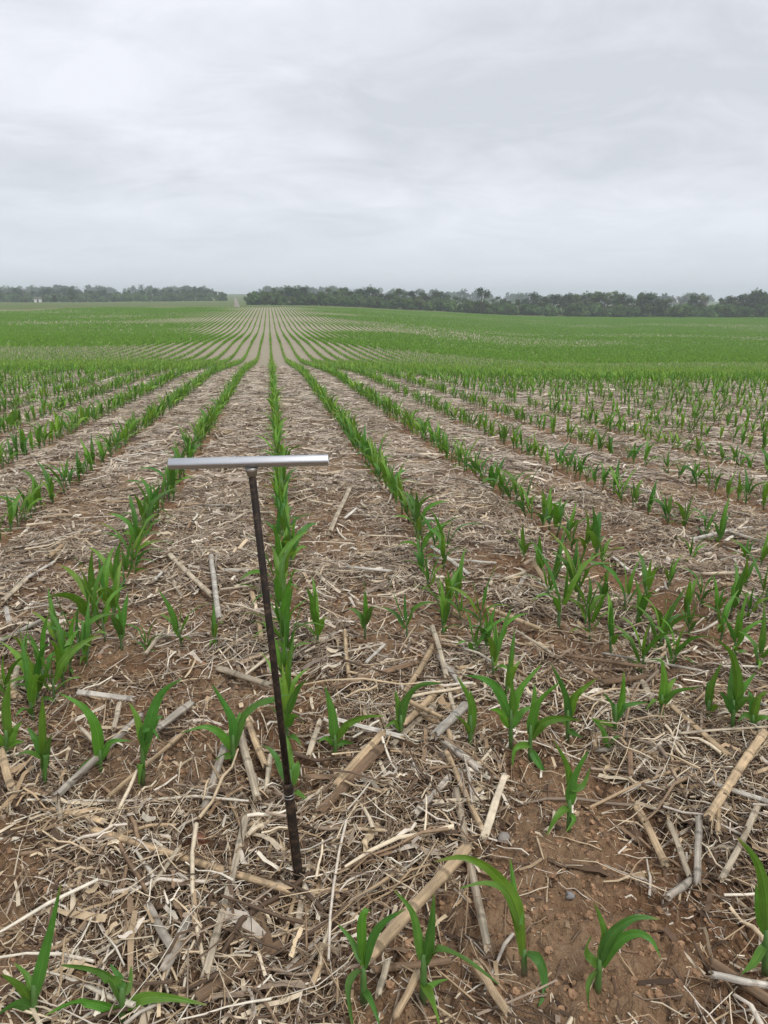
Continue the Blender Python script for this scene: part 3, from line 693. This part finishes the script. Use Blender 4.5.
TAN, PALE, GRY, BRN, WHT = (.60, .44, .27), (.62, .52, .38), (.50, .44, .36), (.28, .185, .115), (.70, .64, .55)
STALKS = [
 ((95, 842), (290, 906), 9, TAN, .012, 'long tan stalk lying left of the probe foot, pointing at it'),
 ((247, 833), (207, 996), 9, PALE, .02, 'pale upright-looking stalk crossing under the long tan one left of the probe'),
 ((310, 877), (292, 970), 8, PALE, .02, 'pale split stalk just right of the probe foot'),
 ((300, 886), (283, 958), 5, TAN, .012, 'thin tan stalk hugging the pale split one at the probe foot'),
 ((283, 955), (195, 1015), 15, BRN, .01, 'wide brown husk-covered stalk at the bottom, left of the front seedlings'),
 ((3, 764), (14, 802), 9, TAN, .012, 'short cut tan stalk at the left edge under a seedling'),
 ((238, 733), (258, 816), 9, PALE, .02, 'pale stalk standing out left of the shaft, longer of a close pair'),
 ((246, 724), (266, 780), 8, TAN, .012, 'tan stalk left of the shaft, shorter of a close pair'),
 ((228, 752), (203, 822), 9, GRY, .012, 'grey stalk under the three-leaved seedling left of the probe'),
 ((219, 676), (272, 695), 8, PALE, .012, 'pale stalk whose right end reaches behind the probe shaft'),
 ((334, 696), (417, 672), 8, BRN, .012, 'long brown stalk lying level, right of the shaft'),
 ((433, 655), (404, 706), 7, TAN, .02, 'tan stalk leaning across the level brown stalk'),
 ((432, 640), (446, 692), 6, PALE, .03, 'thin pale stalk crossing the leaning tan one at its top'),
 ((382, 748), (335, 798), 10, TAN, .025, 'tan stalk slanting down left from the crossed pile'),
 ((380, 762), (318, 826), 12, BRN, .01, 'dark brown stalk below the slanting tan one, right of the probe'),
 ((320, 730), (308, 767), 7, PALE, .012, 'short pale stalk beside the stiff upright seedling'),
 ((271, 764), (266, 803), 6, PALE, .012, 'short pale stalk tucked close left of the probe tube'),
 ((442, 699), (403, 743), 8, TAN, .03, 'upper tan stalk of the two parallel ones in the crossed pile'),
 ((434, 716), (392, 757), 7, PALE, .02, 'lower pale stalk of the two parallel ones in the crossed pile'),
 ((466, 722), (433, 757), 11, WHT, .035, 'thick whitish broken stalk on top of the crossed pile'),
 ((444, 752), (479, 784), 10, GRY, .02, 'thick grey stalk running down right from the whitish one'),
 ((410, 721), (442, 737), 6, TAN, .04, 'short tan stalk bridging the two parallel ones'),
 ((447, 695), (455, 728), 5, PALE, .025, 'thin pale stalk running up from the whitish broken one'),
 ((449, 790), (414, 826), 9, GRY, .015, 'grey stub lying below the crossed pile'),
 ((446, 765), (485, 848), 7, TAN, .015, 'slim tan stalk running down right below the crossed pile'),
 ((455, 800), (487, 962), 9, PALE, .01, 'longest pale stalk, running down to the tall front seedling'),
 ((466, 866), (368, 980), 15, TAN, .028, 'thickest golden tan stalk, leaning behind the front seedlings'),
 ((636, 818), (664, 876), 9, TAN, .012, 'tan stalk at the left of the leaning bunch on the right'),
 ((761, 751), (704, 840), 10, TAN, .03, 'golden stalk slanting at the right edge, thickest on that side'),
 ((706, 794), (772, 818), 7, WHT, .02, 'whitish stalk passing under the slanting golden one'),
 ((756, 820), (719, 896), 7, PALE, .025, 'pale stalk below the slanting golden one near the right edge'),
 ((697, 830), (695, 896), 8, GRY, .012, 'grey stalk standing straight up the picture in the bunch on the right'),
 ((668, 832), (688, 888), 7, PALE, .015, 'pale stalk in the middle of the bunch on the right'),
 ((665, 912), (690, 890), 9, GRY, .012, 'short grey stub at the foot of the bunch on the right'),
 ((474, 974), (506, 1030), 10, TAN, .012, 'tan stalk cut off by the bottom edge right of the front seedlings'),
 ((709, 990), (775, 1002), 8, WHT, .02, 'whitish curled stalk in the lower right corner'),
 ((711, 978), (775, 1024), 13, BRN, .008, 'wide brown stalk under the whitish one in the lower right corner'),
 ((142, 725), (57, 812), 9, GRY, .012, 'long grey stalk slanting under the bowed seedling on the left'),
 ((191, 716), (158, 741), 9, GRY, .015, 'grey flat stub right of the raised-blade seedling'),
 ((78, 701), (134, 711), 7, WHT, .012, 'whitish stalk lying level left of the raised-blade seedling'),
 ((121, 712), (115, 739), 6, PALE, .012, 'very short pale stub under the level whitish stalk'),
 ((185, 742), (109, 808), 5, TAN, .012, 'thin tan stalk slanting under the raised-blade seedling'),
 ((3, 686), (19, 708), 10, TAN, .012, 'thick tan stub at the left edge above the cut one'),
 ((27, 585), (4, 609), 6, PALE, .012, 'pale stub at the left edge beside the second row'),
 ((1, 651), (42, 629), 5, WHT, .012, 'thin whitish stalk at the left edge by the seedlings'),
 ((168, 559), (213, 603), 6, PALE, .012, 'pale stalk slanting down right toward the probe, mid distance'),
 ((212, 565), (220, 631), 6, WHT, .02, 'whitish stalk lying end-on next to the slanting pale one'),
 ((252, 599), (262, 651), 6, TAN, .012, 'tan stalk lying close behind the probe shaft'),
 ((345, 640), (349, 688), 5, TAN, .012, 'thin tan stalk lying end-on right of the shaft'),
 ((350, 494), (330, 538), 5, PALE, .012, 'pale stalk lying in the gap right of the probe handle'),
 ((82, 535), (50, 562), 5, TAN, .012, 'tan stalk lying between the first two rows on the left'),
 ((25, 585), (55, 567), 4, WHT, .012, 'thin whitish stalk left of the leafy first row'),
 ((431, 552), (469, 583), 5, WHT, .012, 'whitish stalk lying right of the first row on the right'),
 ((486, 615), (540, 638), 6, TAN, .012, 'tan stalk slanting between the seedlings right of centre'),
 ((534, 570), (560, 613), 6, TAN, .012, 'tan stalk lying just left of the tall right-hand seedling cluster'),
 ((690, 546), (738, 534), 5, WHT, .012, 'whitish stalk lying level at mid right'),
 ((729, 540), (768, 553), 5, GRY, .02, 'grey stalk at the right edge beyond the level whitish one'),
 ((512, 605), (525, 582), 5, GRY, .012, 'grey stub standing out right of the seedling clump'),
 ((640, 690), (652, 712), 7, PALE, .012, 'short pale stub left of the tall slim seedling'),
 ((600, 694), (645, 686), 7, BRN, .012, 'brown rotten stalk lying level left of the tall slim seedling'),
 ((735, 702), (765, 716), 5, GRY, .012, 'thin grey stalk behind the fanned seedlings at the right edge'),
 ((58, 803), (64, 845), 5, PALE, .012, 'pale splinter lying above the long tan stalk'),
 ((120, 855), (150, 905), 6, BRN, .008, 'brown stalk passing below the long tan stalk'),
 ((180, 865), (150, 906), 5, PALE, .02, 'pale short piece crossing the brown one below the long tan stalk'),
 ((330, 960), (312, 1000), 7, TAN, .012, 'tan sliver left of the front seedlings at the bottom'),
 ((372, 985), (452, 972), 9, BRN, .008, 'brown level stalk behind the stems of the front seedlings'),
 ((388, 978), (378, 1012), 8, PALE, .012, 'pale stub between the two front seedlings'),
 ((418, 990), (395, 1030), 9, TAN, .012, 'tan stub leaning at the bottom edge between front seedlings'),
]
sr = random.Random(17)
for (a, b, w, tint, lift, lab) in STALKS:
    A0 = ground_at(*a); B0 = ground_at(*b); d = .5*(depth(A0)+depth(B0)); r = max(.0035, w*d/FPX*.5)
    up = np.array([0, 0, r*.75+lift*.8+.020]); A0 = A0+up*sr.uniform(.7, 1.1); B0 = B0+up*sr.uniform(.7, 1.1)
    mid = (A0+B0)/2
    k = sr.uniform(.85, 1.1); Ls = float(np.linalg.norm(B0-A0)); V, F, c = stalk_mesh((-Ls/2, 0, 0), (Ls/2, 0, 0), r*.93, np.array(tint)*k, sr, sr.uniform(.72, 1.), sr.gauss(0, .007), .005)
    mb = MB(); mb.v = [V]; mb.f = F; mb.c = [c]
    o = mb.build('corn_stalk', M_stalk, loc=mid); o.rotation_mode = 'QUATERNION'; o.rotation_quaternion = Vector(B0-A0).to_track_quat('X', 'Z'); tag(o, lab, 'dry stalk', 'broken dry corn stalks on the soil')
# smaller broken stalks further off belong to the litter
mb = MB()
for i in range(1150):
    d = (sr.random()*(11**1.6-1.0)+1.0)**(1/1.6); xc = sr.uniform(-1, 1)*(d*.58+.2); X = xc*cY+d*sY; Y = -xc*sY+d*cY
    if sr.random() > float(cover(X, Y)): continue
    L = sr.uniform(.07, .32); az = sr.uniform(0, math.pi); r = sr.uniform(.004, .0105)
    p = np.array([X, Y, 0]); q = np.array([math.cos(az), math.sin(az), 0])*L/2
    P = [p-q, p+q]
    for v in P: v[2] = float(zg(v[0], v[1]))+r+sr.uniform(.012, .042)
    V, F, c = stalk_mesh(P[0], P[1], r, np.array(sr.choice([TAN, PALE, GRY, BRN, WHT, PALE]))*sr.uniform(.8, 1.05), sr, sr.uniform(.4, .9), sr.gauss(0, .015)); k = mb.n
    mb.add(V, F, (0, 0, 0)); mb.c[-1] = c
o = mb.build('stalk_fragments', M_straw); o['kind'] = 'stuff'; o['label'] = 'scattered small broken stalk fragments in the litter'; o['category'] = 'crop residue'

# ------------------------------------------------------------------ the soil probe
M_alu = mat_plain('brushed_aluminium', (.53, .54, .56), .5, 1., 60, .25, .15, (.06, 1, 1))
M_blk = mat_plain('black_steel', (.024, .018, .014), .62, .0, 90, .5, .3)
M_ring = mat_plain('worn_steel', (.34, .32, .29), .5, 1., 50, .2)
M_dirt = mat_plain('soil_core', (.16, .09, .05), .95, 0, 70, .4, .6)
def build_probe():
    foot = ground_at(300, 889); top = on_plane(251, 465.5, foot)
    ax = top-foot; L = np.linalg.norm(ax); ax /= L
    root = empty('soil_probe', foot)
    tag(root, 'black T-handled soil probe with silver crossbar standing pushed into the ground', 'soil probe')
    # tube at the foot, 1 in 5 of the length, sunk in the soil
    tl = ((on_plane(285.5, 783, foot)-foot) @ ax)
    P = [ax*-.10, ax*0, ax*(tl-.012), ax*(tl-.006), ax*tl]
    mb = MB(); V, F = tube(P, [.0098, .0098, .0098, .0092, .0075], 20); mb.add(V, F, (1, 1, 1)); tb = mb.build('sampling_tube', M_blk, root)
    a, b = frame_of(ax)
    side = -np.array(FH)*.35-RT; side = side-(side @ ax)*ax; side /= np.linalg.norm(side); c = np.cross(ax, side)
    # the slot of the tube: a sunken strip with soil in it
    mb = MB(); W = .0042
    Vs = []
    for s in (.02, tl*.70):
        for k in (-1, 1): Vs.append(ax*s+side*.0096+c*W*k)
    for s in (.02, tl*.70):
        for k in (-1, 1): Vs.append(ax*s+side*.0108-side*.0012+c*W*k*.0+c*W*k+side*.0006)
    mb.add(np.array(Vs), [[0, 1, 3, 2], [4, 5, 7, 6], [0, 1, 5, 4], [2, 3, 7, 6], [0, 2, 6, 4], [1, 3, 7, 5]], (1, 1, 1))
    mb.build('slot', M_dirt, tb, False)
    for dz in (.026, .033):
        mb = MB(); V, F = tube([ax*(tl-dz), ax*(tl-dz+.0022)], [.0106, .0106], 20); mb.add(V, F, (1, 1, 1)); mb.build('ring', M_ring, root)
    mb = MB(); V, F = tube([ax*(tl-.004), ax*(L*.5), ax*(L-.012)], [.0066, .0066, .0066], 16); mb.add(V, F, (1, 1, 1)); mb.build('shaft', M_blk, root)
    mb = MB(); V, F = tube([ax*(L-.020), ax*(L-.016), ax*(L-.010), ax*(L-.004)], [.0068, .0088, .0098, .0120], 16); mb.add(V, F, (1, 1, 1)); mb.build('collar', M_ring, root)
    # crossbar: round tube, open ends
    eL = on_plane(169, 464, foot)-foot; eR = on_plane(328.5, 460, foot)-foot
    mid = (eL+eR)/2; d = (eR-eL)/np.linalg.norm(eR-eL); hl = np.linalg.norm(eR-eL)/2; r = .0086
    prof = []
    for i in range(24):   # square tube with rounded corners, one flat turned up and forward
        w = 2*math.pi*i/24; q = 1/(abs(math.cos(w))**4+abs(math.sin(w))**4)**(1/4)
        prof.append((math.cos(w)*q, math.sin(w)*q))
    u, v = frame_of(d); ca, sa = math.cos(R(41)), math.sin(R(41)); u, v = u*ca+v*sa, v*ca-u*sa
    V = []; F = []; n = 24
    rings = [(-hl, .82), (-hl, .93), (-hl+.0018, 1.), (0, 1.), (hl-.0018, 1.), (hl, .93), (hl, .82)]
    for (s, k) in rings:
        for (x, y) in prof: V.append(mid+d*s+(u*x+v*y)*r*k)
    for i in range(len(rings)-1):
        for j in range(n): F.append([i*n+j, i*n+(j+1) % n, (i+1)*n+(j+1) % n, (i+1)*n+j])
    k0 = len(V)
    for e, s in ((0, -hl+.02), (len(rings)-1, hl-.02)):
        for (x, y) in prof: V.append(mid+d*s+(u*x+v*y)*r*.82)
    for j in range(n):
        F.append([j, k0+j, k0+(j+1) % n, (j+1) % n]); e = (len(rings)-1)*n; F.append([e+j, e+(j+1) % n, k0+n+(j+1) % n, k0+n+j])
    F += [[k0+j for j in range(n)], [k0+n+j for j in range(n)][::-1]]
    mb = MB(); mb.add(np.array(V), F, (1, 1, 1)); o = mb.build('handle', M_alu, root, True)
    mm = o.modifiers.new('edge', 'EDGE_SPLIT'); mm.split_angle = R(40)
build_probe()

# ------------------------------------------------------------------ far trees
TG = [np.array([.055, .098, .030]), np.array([.075, .128, .038]), np.array([.040, .072, .028]), np.array([.11, .145, .06])]
def crown_geo(r, h, w, z0, nl, nleaf, base, sz=.42, gap=.5):
    V = []; F = []; c = []
    lobes = []
    for i in range(nl):
        t = r.random(); a = r.uniform(0, 6.28); q = w*.5*math.sqrt(r.random())*(math.sin(math.pi*min(1, .18+.8*t))**.6)
        lobes.append((q*math.cos(a), q*math.sin(a), z0+(h-z0)*(.1+.82*t), r.uniform(.13, .24)*w, base*r.uniform(.7, 1.35)))
    for i in range(nleaf):
        x, y, z, s, cc = lobes[r.randrange(nl)]; d = np.array([r.gauss(0, 1), r.gauss(0, 1), r.gauss(0, .8)]); d /= np.linalg.norm(d)
        p = np.array([x, y, z])+d*s*r.random()**.4; u = np.array([r.gauss(0, 1), r.gauss(0, 1), r.gauss(0, .7)]); u /= np.linalg.norm(u); v = np.cross(u, d+.3); v /= np.linalg.norm(v)+1e-9
        k = len(V); q = sz*r.uniform(.5, 1.2)
        V += [p-u*q, p+v*q*.5, p+u*q, p-v*q*.5]; F.append([k, k+1, k+2, k+3]); c += [cc*r.uniform(.8, 1.25)]*4
    return np.array(V), F, np.array(c)
def trunk_geo(r, h, rad, limbs, reach):
    mb = MB(); col = (.10, .085, .07)
    P = [np.array([r.gauss(0, .1)*i, r.gauss(0, .1)*i, h*i/4-.3*(i == 0)]) for i in range(5)]
    V, F = tube(P, [rad*1.3, rad, rad*.8, rad*.55, rad*.2], 7); mb.add(V, F, col)
    for i in range(limbs):
        t = r.uniform(.35, .85); j = int(t*4); b = P[j]+(P[j+1]-P[j])*(t*4-j); a = r.uniform(0, 6.28); l = reach*r.uniform(.6, 1.1)
        Q = [b, b+np.array([math.cos(a)*l*.5, math.sin(a)*l*.5, l*.45]), b+np.array([math.cos(a)*l*.8, math.sin(a)*l*.8, l*1.05])]
        V, F = tube(Q, [rad*.45, rad*.3, rad*.08], 5); mb.add(V, F, col)
    return mb
def bare_geo(r, h, rad):
    mb = MB(); col = (.20, .18, .165)
    def br(p, d, l, q, dep):
        e = p+d*l; V, F = tube([p, p+d*l*.5+np.array([r.gauss(0, .04*l), r.gauss(0, .04*l), 0]), e], [q, q*.8, q*.55], 5); mb.add(V, F, col)
        if dep:
            for _ in range(3):
                nd = d+np.array([r.gauss(0, .45), r.gauss(0, .45), r.uniform(0, .25)]); nd /= np.linalg.norm(nd); br(e-d*l*r.uniform(0, .4), nd, l*r.uniform(.55, .8), q*.55, dep-1)
    br(np.array([0, 0, -.3]), np.array([0, 0, 1.]), h*.38, rad, 4); return mb
tr = random.Random(31)
def tree_proto(kind):
    root = empty('tree', (0, 0, 0)); root.name = {'bush': 'bush', 'bare': 'bare_tree'}.get(kind, 'tree')
    if kind == 'round': h, w, z0, n, b = 8, 6.5, 1.2, 16, TG[0]
    elif kind == 'tall': h, w, z0, n, b = 9.5, 5, 1.8, 16, TG[1]
    elif kind == 'dark': h, w, z0, n, b = 7.5, 7, .8, 18, TG[2]
    elif kind == 'pale': h, w, z0, n, b = 8.5, 5.5, 1.6, 12, TG[3]
    elif kind == 'bush': h, w, z0, n, b = 3.4, 5.5, .1, 12, TG[1]*1.25
    if kind == 'bare':
        bare_geo(tr, 9, .16).build('trunk', M_bark, root); return root
    trunk_geo(tr, h*.85, .17 if kind != 'bush' else .08, 6, w*.4).build('trunk', M_bark, root)
    V, F, c = crown_geo(tr, h, w, z0, n, 1100, b); mb = MB(); mb.v = [V]; mb.f = F; mb.c = [c]; mb.build('crown', M_crown, root, False)
    return root
protos2 = {}
def tree(kind, px, D, s, label, group, sz=1., cat=None):
    lst = protos2.setdefault(kind, [])
    if len(lst) < (4 if kind != 'bare' else 3): o = tree_proto(kind); lst.append(o)
    else: o = copy_tree(lst[tr.randrange(len(lst))])
    xc = (px-384)/FPX*D*cP*1.0; X = xc*cY+D*sY; Y = -xc*sY+D*cY
    o.location = (X, Y, float(zt(X, Y))-.1); o.rotation_euler = (0, 0, tr.uniform(0, 6.28)); o.scale = (s*sz, s*sz, s)
    tag(o, label, cat or ('bush' if kind == 'bush' else 'tree'), group)
NAMES = {'round': 'rounded green tree', 'tall': 'tall green tree', 'dark': 'broad dark tree', 'pale': 'loose pale green tree', 'bare': 'bare grey leafless tree', 'bush': 'low rounded bush'}
# belt right of the track
x = 250.; i = 0; cnt = 0; nb = 0
while x < 800:
    D = 325+tr.uniform(-12, 14)-max(0, x-300)*.05
    target = np.interp(x, [240, 300, 350, 400, 440, 468, 505, 560, 600, 650, 720, 735, 750, 800], [13, 15.5, 16, 17, 15.5, 12.5, 14, 20, 21, 19.5, 18, 17, 24, 25])*tr.uniform(.80, 1.2)
    kind = tr.choice(['round', 'tall', 'dark', 'pale', 'round', 'dark'])
    if 672 < x < 735 and tr.random() < .55: kind = 'bare'; target *= 1.12
    if x > 738: kind = 'dark' if tr.random() < .6 else 'round'
    hb = {'round': 8, 'tall': 9.5, 'dark': 7.5, 'pale': 8.5, 'bare': 9}[kind]
    cnt += 1
    if not 476 < x < 489:
        tree(kind, x, D, target*D/FPX/hb, f'{NAMES[kind]}, {ordinal(cnt)} along the far tree belt right of the track', 'trees in the far belt right of the track', tr.uniform(1., 1.3))
    x += tr.uniform(5.5, 10)
for px in np.arange(249, 800, 6.2):
    px = px+tr.uniform(-4, 4); D = 310+tr.uniform(-6, 6)-max(0, px-300)*.04; nb += 1
    tree('bush', px, D, tr.uniform(.85, 1.45), f'low bush, {ordinal(nb)} along the foot of the tree belt right of the track', 'bushes at the foot of the right belt')
# belt left of the track
x = 222.; cnt = 0
while x > -40:
    D = 520+tr.uniform(-20, 20); target = np.interp(x, [-40, 0, 40, 75, 110, 150, 200, 232], [12, 12, 11, 12, 9.5, 10, 11.5, 11.5])*tr.uniform(.8, 1.15)
    kind = tr.choice(['round', 'tall', 'dark', 'pale', 'dark']); hb = {'round': 8, 'tall': 9.5, 'dark': 7.5, 'pale': 8.5}[kind]; cnt += 1
    tree(kind, x, D, target*D/FPX/hb, f'{NAMES[kind]}, {ordinal(cnt)} along the far tree belt left of the track', 'trees in the far belt left of the track', tr.uniform(1., 1.35))
    x -= tr.uniform(5, 8.5)
for k, px in enumerate(np.arange(224, -40, -6.5)):
    tree('bush', px+tr.uniform(-3, 3), 495+tr.uniform(-8, 8), tr.uniform(1.0, 1.6), f'low bush, {ordinal(k+1)} along the foot of the tree belt left of the track', 'bushes at the foot of the left belt')
# single trees that stand out
def tuft_tree(px, D, hpx):
    h = hpx*D/FPX; xc = (px-384)/FPX*D*cP; X = xc*cY+D*sY; Y = -xc*sY+D*cY
    root = empty('tuft_tree', (X, Y, float(zt(X, Y))-.1)); mb = MB(); r = tr
    for sx in (-.5, .35):
        V, F = tube([(sx*.5, 0, -.2), (sx*.8, .1, h*.3), (sx*1.3, 0, h*.62), (sx*2, .1, h*.85)], [.24, .2, .16, .06], 7); mb.add(V, F, (.09, .075, .06))
    mb.build('trunk', M_bark, root)
    V, F, c = crown_geo(r, h, h*.72, h*.60, 9, 900, TG[2]*.9, .34); mb = MB(); mb.v = [V]; mb.f = F; mb.c = [c]; mb.build('crown', M_crown, root, False)
    tag(root, 'lone palm-shaped tree with bare trunk and flat tufted crown above the far belt', 'tree')
tuft_tree(483, 296, 24)
tree('tall', 73, 400, 14*400/FPX/9.5, 'single taller dark tree standing up near the left end of the far belt', None)
tree('dark', 54, 385, 7*385/FPX/7.5, 'dark bush-shaped tree beside the small white building at far left', None)
tree('dark', 346, 318, 17.5*318/FPX/7.5, 'darkest round tree rising above the belt right of the track', None)
# distant wooded ridge: reads as one mass
mb = MB(); Vs = []; Fs = []; cs = []; n = 0
for i in range(190):
    D = tr.uniform(760, 1150); px = tr.uniform(-60, 830); px = px+30*(1 if px > 237 else -1)*(abs(px-237) < 24); xc = (px-384)/FPX*D*cP; X = xc*cY+D*sY; Y = -xc*sY+D*cY
    V, F, c = crown_geo(tr, tr.uniform(9, 12.5), tr.uniform(12, 20), 0., 12, 420, TG[i % 3], 1.6)
    Vs.append(V+np.array([X, Y, float(zt(X, Y))-.5])); Fs.append(np.array(F)+n); cs.append(c); n += len(V)
o = mk('far_woods', np.concatenate(Vs), np.concatenate(Fs), M_crown, np.concatenate(cs), smooth=False); o['kind'] = 'stuff'; o['label'] = 'hazy woods on the ridge behind the tree belts'; o['category'] = 'woods'

# small white building and pole at far left
def at_px(px, D):
    xc = (px-384)/FPX*D*cP; X = xc*cY+D*sY; Y = -xc*sY+D*cY; return np.array([X, Y, float(zt(X, Y))])
def box(a, b): 
    x0, y0, z0 = a; x1, y1, z1 = b
    V = [(x0, y0, z0), (x1, y0, z0), (x1, y1, z0), (x0, y1, z0), (x0, y0, z1), (x1, y0, z1), (x1, y1, z1), (x0, y1, z1)]
    return V, [[3, 2, 1, 0], [4, 5, 6, 7], [0, 1, 5, 4], [1, 2, 6, 5], [2, 3, 7, 6], [3, 0, 4, 7]]
p = at_px(38, 380); root = empty('farm_building', p-np.array([0, 0, .1])); root.scale = (.85, .85, .85); root.rotation_euler = (0, 0, -YAW+.3)
tag(root, 'small white farm building in front of the trees at far left', 'building')
mb = MB(); V, F = box((-1.9, -1.4, 0), (1.9, 1.4, 2.1)); mb.add(V, F, (.72, .72, .70)); V = [(-1.9, -1.4, 2.1), (-1.9, 1.4, 2.1), (-1.9, 0, 2.9), (1.9, -1.4, 2.1), (1.9, 1.4, 2.1), (1.9, 0, 2.9)]
mb.add(V, [[0, 2, 1], [3, 4, 5]], (.72, .72, .70)); mb.build('wall', M_wall, root, False)
mb = MB()
for s in (-1, 1):
    V = [(-2.1, s*1.6, 2.02), (2.1, s*1.6, 2.02), (2.1, 0, 2.95), (-2.1, 0, 2.95), (-2.1, s*1.6, 2.12), (2.1, s*1.6, 2.12), (2.1, 0, 3.05), (-2.1, 0, 3.05)]
    mb.add(V, [[0, 1, 2, 3], [4, 5, 6, 7], [0, 1, 5, 4], [0, 3, 7, 4], [1, 2, 6, 5]], (.13, .12, .12))
mb.build('roof', M_wall, root, False)
mb = MB(); V, F = box((-.5, -1.46, 0), (.5, -1.403, 1.8)); mb.add(V, F, (.12, .11, .10)); mb.build('door', M_wall, root, False)
p = at_px(25, 390); root = empty('utility_pole', p); tag(root, 'thin utility pole with crossarms above the trees at far left', 'utility pole')
mb = MB(); V, F = tube([(0, 0, -.3), (0, 0, 7)], [.13, .09], 8); mb.add(V, F, (.2, .18, .16)); mb.build('pole', M_bark, root)
for z in (6.6, 5.7):
    mb = MB(); V, F = box((-1.1, -.06, z), (1.1, .06, z+.14)); mb.add(V, F, (.2, .18, .16)); k = mb.build('crossarm', M_bark, root, False); k.rotation_euler = (0, 0, -YAW)
# gravel track running through the gap in the trees
mb = MB(); V = []; F = []
for i, D in enumerate(np.linspace(232, 700, 60)):
    a = at_px(236.5-max(0, D-330)*.004, D)
    for s in (-1.0, 1.0): q = a+RT*s; V.append((q[0], q[1], float(zt(q[0], q[1]))+.05))
for i in range(59): F.append([2*i, 2*i+1, 2*i+3, 2*i+2])
mb.add(np.array(V), F, (.27, .24, .19)); o = mb.build('track', mat_attr('gravel', .95, .1, 2, .2)); o['kind'] = 'structure'; o['label'] = 'pale gravel track through the gap in the trees'

# ------------------------------------------------------------------ air
HAZE = .0006
Vh, Fh = box((-1800, -1800, -25), (1800, 1800, 26))
me = bpy.data.meshes.new('haze'); me.from_pydata(Vh, [], Fh); ho = bpy.data.objects.new('haze', me); C.objects.link(ho); ho['kind'] = 'stuff'; ho['label'] = 'thin pale haze over the field'
m, nt, out = nodes('haze_air'); pv = nt.nodes.new('ShaderNodeVolumePrincipled'); pv.inputs['Density'].default_value = HAZE; pv.inputs['Color'].default_value = (.80, .86, .94, 1); pv.inputs['Anisotropy'].default_value = .2
nt.links.new(pv.outputs[0], out.inputs['Volume']); me.materials.append(m)

# ------------------------------------------------------------------ sky, sun, camera
SUN_EL, SUN_AZ = R(58), R(150)
w = bpy.data.worlds.new('World'); S.world = w; w.use_nodes = True; nt = w.node_tree; nt.nodes.clear(); N = NT(nt)
outw = N.n('ShaderNodeOutputWorld'); bg = N.n('ShaderNodeBackground'); bg.inputs[1].default_value = .1; N.l(bg.outputs[0], outw.inputs[0])
sky = N.n('ShaderNodeTexSky'); sky.sky_type = 'NISHITA'; sky.sun_disc = False; sky.sun_elevation = SUN_EL; sky.sun_rotation = SUN_AZ
tc = N.n('ShaderNodeTexCoord'); sp = N.n('ShaderNodeSeparateXYZ'); N.l(tc.outputs['Generated'], sp.inputs[0])
zz = N.math('ADD', N.math('MAXIMUM', sp.outputs[2], 0.), .2)
cb = N.n('ShaderNodeCombineXYZ'); N.l(N.math('DIVIDE', sp.outputs[0], zz), cb.inputs[0]); N.l(N.math('DIVIDE', sp.outputs[1], zz), cb.inputs[1])
mp = N.n('ShaderNodeMapping'); mp.inputs['Rotation'].default_value = (0, 0, .35); mp.inputs['Scale'].default_value = (1.05, 1.25, 1); mp.inputs['Location'].default_value = (3.1, 1.7, 0); N.l(cb.outputs[0], mp.inputs[0])
c1 = N.noise(.8, 5, mp.outputs[0], .5, .5); c2 = N.noise(2.3, 6, mp.outputs[0], .58, .7)
cl = N.math('ADD', N.math('MULTIPLY', c1, .62), N.math('MULTIPLY', c2, .38))
cloud = N.mix(N.ramp(cl, .39, .61), (6.1, 6.4, 6.9), (8.3, 8.5, 9.05))
hz = N.ramp(sp.outputs[2], .0, .16)
cloud = N.mix(hz, (6.9, 7.45, 8.1), cloud)
allc = N.mix(.94, sky.outputs[0], cloud); N.l(allc, bg.inputs[0])
sd = bpy.data.lights.new('sun', 'SUN'); sd.energy = 1.5; sd.angle = R(18); sd.color = (1, .97, .92); so = bpy.data.objects.new('sun', sd); C.objects.link(so)
so.rotation_euler = (R(90)-SUN_EL, 0, math.pi-SUN_AZ)
cd = bpy.data.cameras.new('camera'); cam = bpy.data.objects.new('camera', cd); C.objects.link(cam); S.camera = cam
cam.location = CAM; cam.rotation_euler = (R(90)-PITCH, 0, -YAW)
cd.sensor_fit = 'VERTICAL'; cd.sensor_height = 36; cd.lens = FPX/1024*36; cd.clip_start = .05; cd.clip_end = 6000
S.view_settings.view_transform = 'Standard'; S.view_settings.look = 'None'; S.view_settings.exposure = .18; S.view_settings.gamma = 1; S.view_settings.use_curve_mapping = False
S.cycles.use_denoising = True; S.cycles.denoiser = 'OPENIMAGEDENOISE'; S.cycles.volume_bounces = 1; S.cycles.max_bounces = 8
